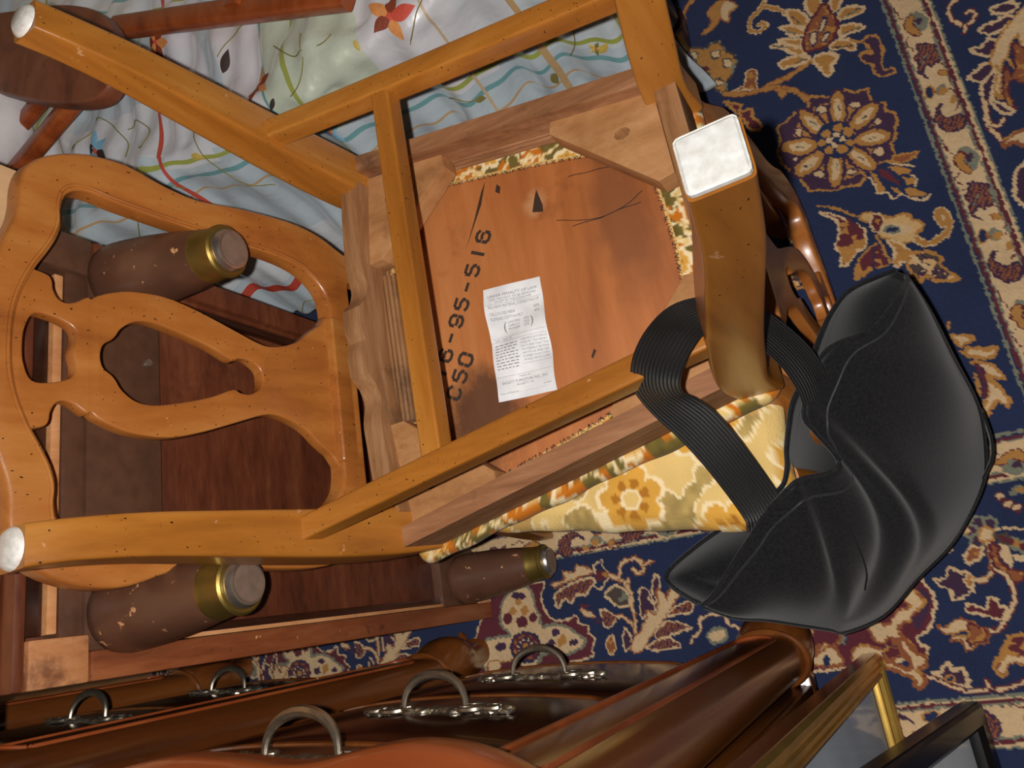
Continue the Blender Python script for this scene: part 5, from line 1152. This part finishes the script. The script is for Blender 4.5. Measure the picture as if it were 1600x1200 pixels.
# ---------------------------------------------------------------- framed pictures leaning by the dresser
def framed(name, loc, lean, W, Hh, prof, mat, matcol, label, sub, edge):
    fr = empty(name, loc, (-lean, 0, 0)); tag(fr, label, 'picture frame')
    # rails mitred at the corners; local x to the left is negative, z up, -y faces the room
    cs = [(0, 0), (-W, 0), (-W, Hh), (0, Hh)]; ins = [(-1, 1), (1, 1), (1, -1), (-1, -1)]
    for k in range(4):
        a, c = cs[k], cs[(k+1) % 4]; ia, ic = ins[k], ins[(k+1) % 4]; vs, fc = [], []
        for (P_, I_) in ((a, ia), (c, ic)):
            for (d_, h_) in prof: vs.append((P_[0]+I_[0]*d_, -h_, P_[1]+I_[1]*d_))
        n = len(prof)
        for i in range(n-1): fc.append((i, i+1, n+i+1, n+i))
        fc.append((n-1, 0, n, 2*n-1))
        mesh('frame_rail', vs, fc, mat, fr, True, 25)
    dd = prof[-1][0]-.003
    box('mat_board', -W+dd, -dd, .010, .013, dd, Hh-dd, matcol, fr, 0)
    box('backing', -W+.004, -.004, .013, .016, .004, Hh-.004, M_CARD, fr, 0)
    if sub: box('print', -W+dd+.09, -dd-.09, .0085, .0098, dd+.10, Hh-dd-.10, sub, fr, 0)
    g, gn, gb = new_mat(name+'_glass'); gn.nodes.remove(gb)
    tr = N(gn, 'ShaderNodeBsdfTransparent'); tr.inputs[0].default_value = (.95, .97, 1, 1); gl = N(gn, 'ShaderNodeBsdfGlossy'); gl.inputs['Roughness'].default_value = .03
    lw = N(gn, 'ShaderNodeLayerWeight'); lw.inputs['Blend'].default_value = .25; fz = N(gn, 'ShaderNodeMath', operation='MULTIPLY'); fz.inputs[1].default_value = .22; gn.links.new(lw.outputs['Facing'], fz.inputs[0]); ms = N(gn, 'ShaderNodeMixShader')
    gn.links.new(fz.outputs[0], ms.inputs[0]); gn.links.new(tr.outputs[0], ms.inputs[1]); gn.links.new(gl.outputs[0], ms.inputs[2]); gn.links.new(ms.outputs[0], gn.nodes['Material Output'].inputs['Surface'])
    box('glass', -W+dd, -dd, .003, .005, dd, Hh-dd, g, fr, 0)
    for nm_, a_ in (('outer_edge', (-.0002, .0016, -.004, .016, 0, Hh)), ('outer_edge', (-W-.0016, .0002-W, -.004, .016, 0, Hh)), ('outer_edge', (-W, 0, -.004, .016, Hh-.0002, Hh+.0016))):
        box(nm_, *a_, edge, fr, 0)
    return fr
M_GOLD = plain('gilt_moulding', (212, 170, 84), rough=.34, metal=.9, bscale=30)
M_BLACKF = plain('black_lacquer', (16, 14, 14), rough=.32, spec=.4, coat=.08)
M_MATB = plain('pale_blue_grey_mat', (238, 241, 247), rough=.8, bscale=6); M_MATC = plain('pale_cream_mat', (236, 232, 224), rough=.8, bscale=6)
M_PRINTB = plain('faded_print', (214, 222, 234), rough=.8, bscale=9)
GP = [(.82*a, .8*c) for a, c in [(0, -.016), (0, .006), (.004, .012), (.010, .013), (.013, .008), (.016, .008), (.019, .012), (.023, .012), (.026, .006), (.029, .006), (.031, .009), (.035, .009), (.038, .002), (.042, .001), (.044, -.004), (.044, -.010)]]
BP_ = [(0, -.020), (0, .006), (.004, .010), (.024, .010), (.028, .006), (.031, .003), (.033, -.004), (.033, -.010)]
framed('picture_frame', (-.136, .128, .002), math.radians(3.6), .46, .84, GP, M_GOLD, M_MATB, 'gilt picture frame with ridged moulding leaning against the end of the dresser', M_PRINTB, M_CHERRY)
framed('picture_frame', (-.212, .018, .007), math.radians(16.5), .40, .50, BP_, M_BLACKF, M_MATC, 'black picture frame leaning in front of the gilt one', None, M_BLACKF)

# ---------------------------------------------------------------- bed with embroidered satin spread
BD = empty('bed', (1.45, 1.2, 0)); tag(BD, 'bed with dark wooden foot post, mostly hidden under the satin spread', 'bed'); BDO = Vector((1.45, 1.2, 0))
def bbox(name, *a, mat=M_DARKW, bevel=.004): return box(name, a[0]-BDO.x, a[1]-BDO.x, a[2]-BDO.y, a[3]-BDO.y, a[4], a[5], mat, BD, bevel)
bbox('mattress', 1.0, 2.2, .30, 2.3, .30, .452, mat=M_PILLOW, bevel=.03)
bbox('side_rail', 1.0, 1.03, .22, 2.3, .16, .29); bbox('footboard', 1.02, 2.2, .19, .22, .12, .62)
sweep('foot_post', [(.99-BDO.x, .180-BDO.y, .001, .026, .026), (.99-BDO.x, .180-BDO.y, .08, .034, .034), (.99-BDO.x, .180-BDO.y, .12, .026, .026), (.99-BDO.x, .180-BDO.y, .5, .036, .036), (.99-BDO.x, .180-BDO.y, .68, .03, .03)], M_DARKW, BD, n=20, sec=18, p=2.2, fixed=((1,0,0),(0,1,0)))
TOPZ, R_ = .500, .045
def spread(u, v, lift=0.0):
    """u = along the bed (m), v = arc length from the roll of the edge: negative on top, positive down the side"""
    fold = .020*math.sin(u*30+.6*math.sin(u*9))+.013*math.sin(u*53+1.3)+.008*math.sin(u*91)
    wr = .005*math.sin(u*31+v*40)+.005*math.sin(u*17-v*29+2)+.004*math.sin(u*61+v*13)+.003*math.sin(u*95-v*37+1)
    if v < 0: x, z = .955-v, TOPZ+wr*1.3+.004*math.sin(v*21)+.012*math.exp(-((v+.10)/.06)**2)*math.sin(u*13); nx, nz = 0, 1
    elif v < R_*1.571:
        a = v/R_; x, z = .955-R_*math.sin(a), TOPZ-R_+R_*math.cos(a)+wr*.6*math.cos(a); nx, nz = -math.sin(a), math.cos(a); x -= fold*.25*math.sin(a)
    else:
        h = v-R_*1.571; k = min(1, h/.25); x, z = .910-h*.20-fold*(.25+.75*k)-wr*.5, TOPZ-R_-h; nx, nz = -1, .03
    return Vector((x+nx*lift-.085*(u-.13), u, z+nz*lift))
VM = .475
nu_, nv_ = 300, 210
vs, fc, uvs = [], [], []
for j in range(nv_):
    v = -1.24+(1.24+VM)*j/(nv_-1)
    for i in range(nu_):
        z_ = TOPZ-max(0, v); ue = .125+.24*max(0, min(.32, z_-.03)); u = ue+(2.25-ue)*i/(nu_-1)
        vs.append(spread(u, v)); uvs.append((u, v))
for j in range(nv_-1):
    for i in range(nu_-1): fc.append((j*nu_+i, j*nu_+i+1, (j+1)*nu_+i+1, (j+1)*nu_+i))
mt, nt, b = new_mat('embroidered_satin')
uvn = N(nt, 'ShaderNodeUVMap'); sep = N(nt, 'ShaderNodeSeparateXYZ'); nt.links.new(uvn.outputs['UV'], sep.inputs[0])
nzw = N(nt, 'ShaderNodeTexNoise'); nzw.inputs['Scale'].default_value = 3.0; nt.links.new(uvn.outputs['UV'], nzw.inputs['Vector'])
def mth(op, a, c=None, d=None):
    n_ = N(nt, 'ShaderNodeMath', operation=op)
    for k, q in enumerate((a, c, d)):
        if q is None: continue
        if isinstance(q, (int, float)): n_.inputs[k].default_value = q
        else: nt.links.new(q, n_.inputs[k])
    return n_.outputs[0]
U_, V_ = sep.outputs['X'], sep.outputs['Y']
wob_ = mth('MULTIPLY', mth('SUBTRACT', nzw.outputs['Fac'], .5), .016)
Uw = mth('ADD', U_, wob_); Vw = mth('ADD', mth('ADD', V_, mth('MULTIPLY', U_, .29)), wob_)     # the plaid lies a little askew on the bed
def mixc(base, fac, rgb):
    m2 = N(nt, 'ShaderNodeMix', data_type='RGBA'); nt.links.new(fac, m2.inputs[0])
    if isinstance(base, tuple): m2.inputs[6].default_value = base
    else: nt.links.new(base, m2.inputs[6])
    m2.inputs[7].default_value = s2l(*rgb); return m2.outputs[2]
def band(x, c, w): return mth('COMPARE', x, c, w)
def pband(x, per, c, w): return mth('COMPARE', mth('PINGPONG', mth('ADD', x, 10*per), per) if False else mth('FLOORED_MODULO', x, per), c, w)
col = s2l(200, 212, 220)
for (c, w) in ((.24, .06), (.60, .06), (-.10, .06)): col = mixc(col, band(Vw, c, w), (224, 226, 230))
for (c, w, rgb) in ((.24, .10, (216, 226, 230)), (.50, .08, (228, 226, 230)), (.68, .10, (212, 220, 200)), (.83, .05, (226, 222, 226)), (.97, .05, (226, 226, 232)), (1.36, .07, (222, 220, 222)), (1.7, .1, (200, 208, 186))):
    col = mixc(col, mth('MULTIPLY', band(Uw, c, w), mth('LESS_THAN', Vw, .33)), rgb)
for (c, w, rgb, ax) in ((.317, .0045, (170, 178, 84), 'V'), (.352, .0045, (122, 172, 176), 'V'), (.396, .0024, (208, 170, 122), 'V'), (-.05, .004, (170, 178, 84), 'V'), (-.10, .004, (122, 172, 176), 'V'), (.345, .0050, (206, 168, 118), 'U'), (.719, .0042, (170, 176, 88), 'U'), (.775, .0024, (112, 162, 168), 'U'), (1.03, .0034, (206, 84, 70), 'U'), (1.33, .007, (190, 152, 106), 'U'), (1.40, .003, (170, 176, 88), 'U'), (.46, .0022, (212, 186, 150), 'U'), (.215, .0035, (170, 178, 84), 'U')):
    col = mixc(col, band(Vw if ax == 'V' else Uw, c, w), rgb)
nt.links.new(col, b.inputs['Base Color'])
b.inputs['Roughness'].default_value = .30; b.inputs['Metallic'].default_value = .28; b.inputs['Specular IOR Level'].default_value = .8; b.inputs['Sheen Weight'].default_value = .2; b.inputs['Anisotropic'].default_value = .5
mpw = N(nt, 'ShaderNodeMapping'); mpw.inputs['Scale'].default_value = (60, 900, 1); nt.links.new(uvn.outputs['UV'], mpw.inputs['Vector']); nzs = N(nt, 'ShaderNodeTexNoise'); nzs.inputs['Scale'].default_value = 1.0; nt.links.new(mpw.outputs['Vector'], nzs.inputs['Vector'])
nzl = N(nt, 'ShaderNodeTexNoise'); nzl.inputs['Scale'].default_value = 14; nzl.inputs['Detail'].default_value = 3; nt.links.new(uvn.outputs['UV'], nzl.inputs['Vector'])
bp = N(nt, 'ShaderNodeBump'); bp.inputs['Strength'].default_value = .18; bp.inputs['Distance'].default_value = .001; nt.links.new(nzs.outputs['Fac'], bp.inputs['Height'])
bp2 = N(nt, 'ShaderNodeBump'); bp2.inputs['Strength'].default_value = .5; bp2.inputs['Distance'].default_value = .012; nt.links.new(nzl.outputs['Fac'], bp2.inputs['Height']); nt.links.new(bp.outputs['Normal'], bp2.inputs['Normal']); nt.links.new(bp2.outputs['Normal'], b.inputs['Normal'])
SP = mesh('bedspread', vs, fc, mt, None, True, 80); tag(SP, 'pale blue and green plaid satin bedspread embroidered with flowers', 'bedspread')
uvl = SP.data.uv_layers.new(name='UVMap')
lv = np.zeros(len(SP.data.loops), np.int32); SP.data.loops.foreach_get('vertex_index', lv); uvl.data.foreach_set('uv', np.array(uvs, np.float32)[lv].ravel())
md = SP.modifiers.new('t', 'SOLIDIFY'); md.thickness = .003; md.offset = -1
def thread(name, rgb): return plain(name, rgb, rough=.5, bscale=500, bump=.5, spec=.5)
T_OR, T_RU, T_RED, T_GO, T_OL, T_BL, T_DK = thread('orange_silk', (222, 146, 84)), thread('rust_silk', (134, 58, 36)), thread('coral_silk', (208, 84, 66)), thread('gold_silk', (196, 168, 84)), thread('olive_silk', (126, 116, 60)), thread('sky_silk', (130, 180, 206)), thread('dark_silk', (60, 46, 40))
def petal(bm, u, v, ang, L, w):
    pts = []
    for k in range(9):
        t = k/8; pts.append((t*L, w*math.sin(math.pi*t**.8)))
    ring = pts+[(a, -c) for a, c in pts[-2:0:-1]]
    ca, sa = math.cos(ang), math.sin(ang)
    cen = bm.verts.new(spread(u+ca*L*.5, v+sa*L*.5, .0028)); rv = [bm.verts.new(spread(u+ca*a-sa*c, v+sa*a+ca*c, .0012)) for a, c in ring]
    for a, c in zip(rv, rv[1:]+rv[:1]): bm.faces.new((a, c, cen))
def flower(u, v, r, mats, n=6, rot=0.0):
    for k in range(n):
        bm = bmesh.new(); petal(bm, u, v, rot+2*math.pi*k/n, r*(1+.15*((k*37) % 5-2)/2), r*.24); from_bm('embroidered_petal', bm, mats[k % len(mats)], SP)
    bm = bmesh.new(); petal(bm, u-r*.16, v, 0, r*.32, r*.15); from_bm('embroidered_centre', bm, T_RED, SP)
def vine(pts, m_, r=.0013):
    bm = bmesh.new(); tube_bm(bm, [spread(q[0], q[1], .0012) for q in catmull(pts, 24)], r, 5); from_bm('embroidered_vine', bm, m_, SP)
def leaf(u, v, ang, L, m_):
    bm = bmesh.new(); petal(bm, u, v, ang, L, L*.2); from_bm('embroidered_leaf', bm, m_, SP)
VINES = [[(1.13, -0.057), (1.136, -0.103), (1.198, -0.177), (1.268, -0.158)], [(1.13, -0.121), (1.092, -0.114), (1.057, -0.072), (1.066, -0.043), (1.084, -0.049)], [(0.969, -0.063), (0.946, -0.01), (0.939, 0.051), (0.929, 0.107), (0.891, 0.163)], [(0.617, -0.002), (0.645, 0.004), (0.699, -0.011), (0.746, -0.067)], [(0.521, 0.202), (0.503, 0.195), (0.478, 0.213)], [(0.276, 0.176), (0.291, 0.226), (0.314, 0.261)], [(0.874, -0.122), (0.841, -0.142), (0.801, -0.143)], [(0.729, 0.041), (0.682, 0.012), (0.669, -0.03)], [(1.128, 0.466), (1.08, 0.428), (1.046, 0.442)], [(1.095, 0.035), (1.045, 0.047), (1.028, 0.076)], [(1.152, 0.067), (1.211, 0.113), (1.256, 0.127)], [(0.505, 0.072), (0.473, 0.043), (0.453, 0.034)]]
LEAVES = [((0.478, 0.213), (0.467, 0.227)), ((0.876, -0.096), (0.855, -0.123)), ((0.964, 0.028), (0.943, 0.044)), ((1.268, -0.158), (1.283, -0.151)), ((0.759, 0.034), (0.776, 0.045)), ((0.266, 0.266), (0.248, 0.251)), ((0.354, 0.261), (0.353, 0.286)), ((1.232, 0.096), (1.255, 0.102)), ((0.585, 0.022), (0.584, 0.035)), ((1.171, 0.037), (1.151, 0.036))]
flower(.514, .022, .043, [T_RU, T_OR, T_RED], 5, .4); flower(.792, -.017, .034, [T_OR, T_RU], 6, .2); flower(.690, .108, .036, [T_OR, T_RED], 3, 2.4); flower(.722, .125, .030, [T_BL], 4, .5); flower(1.207, -.106, .040, [T_BL, T_BL, T_DK], 6, .3)
flower(1.03, .400, .026, [T_OR, T_DK, T_GO], 6, .1); flower(1.02, -.24, .034, [T_OR, T_RU], 6, .5); flower(.268, .255, .014, [T_GO, T_OL], 5, .2); flower(1.38, -.04, .022, [T_GO], 5)
for a in VINES: vine([(q[0], q[1]) for q in a], T_OL, .0011)
for k, (a, c) in enumerate(LEAVES):
    leaf(a[0], a[1], math.atan2(c[1]-a[1], c[0]-a[0]), max(.022, min(.05, math.hypot(c[0]-a[0], c[1]-a[1])*1.2)), (T_OL, T_DK, T_GO)[k % 3])
bm = bmesh.new()
n_ = 30
for i in range(n_):
    u0, u1 = 1.00+.26*i/n_, 1.00+.26*(i+1)/n_
    bm.faces.new([bm.verts.new(spread(*q, .0022)) for q in ((u0, .372+.233*(1.207-u0)*1.0-.02), (u1, .352+.233*(1.207-u1)), (u1, .330+.233*(1.207-u1)), (u0, .330+.233*(1.207-u0)))])
bmesh.ops.remove_doubles(bm, verts=bm.verts, dist=1e-5); from_bm('ribbon_stripe', bm, plain('brick_red_ribbon', (172, 62, 44), rough=.6, bscale=200), SP)

# ---------------------------------------------------------------- reddish chair lying on the bed, pillow beside it
RC = empty('wooden_chair', (1.08, 1.05, .53)); tag(RC, 'reddish wooden chair lying on the bedspread, worn seat end nearest', 'chair'); RO = Vector((1.08, 1.05, .52))
seat = [(1.30, 1.40), (1.235, 1.235), (1.165, 1.10), (1.085, 1.00), (1.00, .962), (.945, .966), (.918, 1.005), (.945, 1.085), (1.02, 1.215), (1.12, 1.36), (1.19, 1.46)]
plate('seat', [[(x-RO.x, y-RO.y) for x, y in seat]], .016, .006, lambda a, c, d: (a, c, .090+d), M_REDW2, RC)
def bar(name, p, q, w_, h_): return sweep(name, [tuple(Vector(p)-RO)+(w_, h_), tuple((Vector(p)+Vector(q))/2-RO)+(w_, h_), tuple(Vector(q)-RO)+(w_, h_)], M_REDW, RC, n=6, sec=14, p=4)
bar('back_post', (1.17, 1.09, .535), (.915, .545, .535), .021, .014); bar('back_post', (1.42, .98, .535), (1.165, .435, .535), .021, .014)
bar('leg', (1.02, 1.13, .575), (.965, 1.44, .545), .017, .015); bar('leg', (1.09, 1.20, .575), (1.05, 1.47, .545), .015, .013)
bar('slat', (1.02, .77, .548), (1.27, .66, .548), .018, .008); bar('slat', (.97, .66, .548), (1.22, .55, .548), .018, .008)
bm = bmesh.new(); bmesh.ops.create_uvsphere(bm, u_segments=40, v_segments=24, radius=1)
for v in bm.verts:
    x, y, z = v.co; f = lambda t: math.copysign(abs(t)**.6, t)
    v.co = Vector((f(x)*.20+.01*math.sin(y*6), f(y)*.16, z*.085*(1-.25*(x*x+y*y)*.5)+.006*math.sin(x*9+y*5)+.004*math.sin(x*17-y*13)))
pw = from_bm('pillow', bm, M_PILLOW, None, True, 80); pw.location = (1.16, 1.50, .60); pw.rotation_euler = (0, 0, .3); tag(pw, 'white pillow on the bed behind the reddish chair', 'pillow')
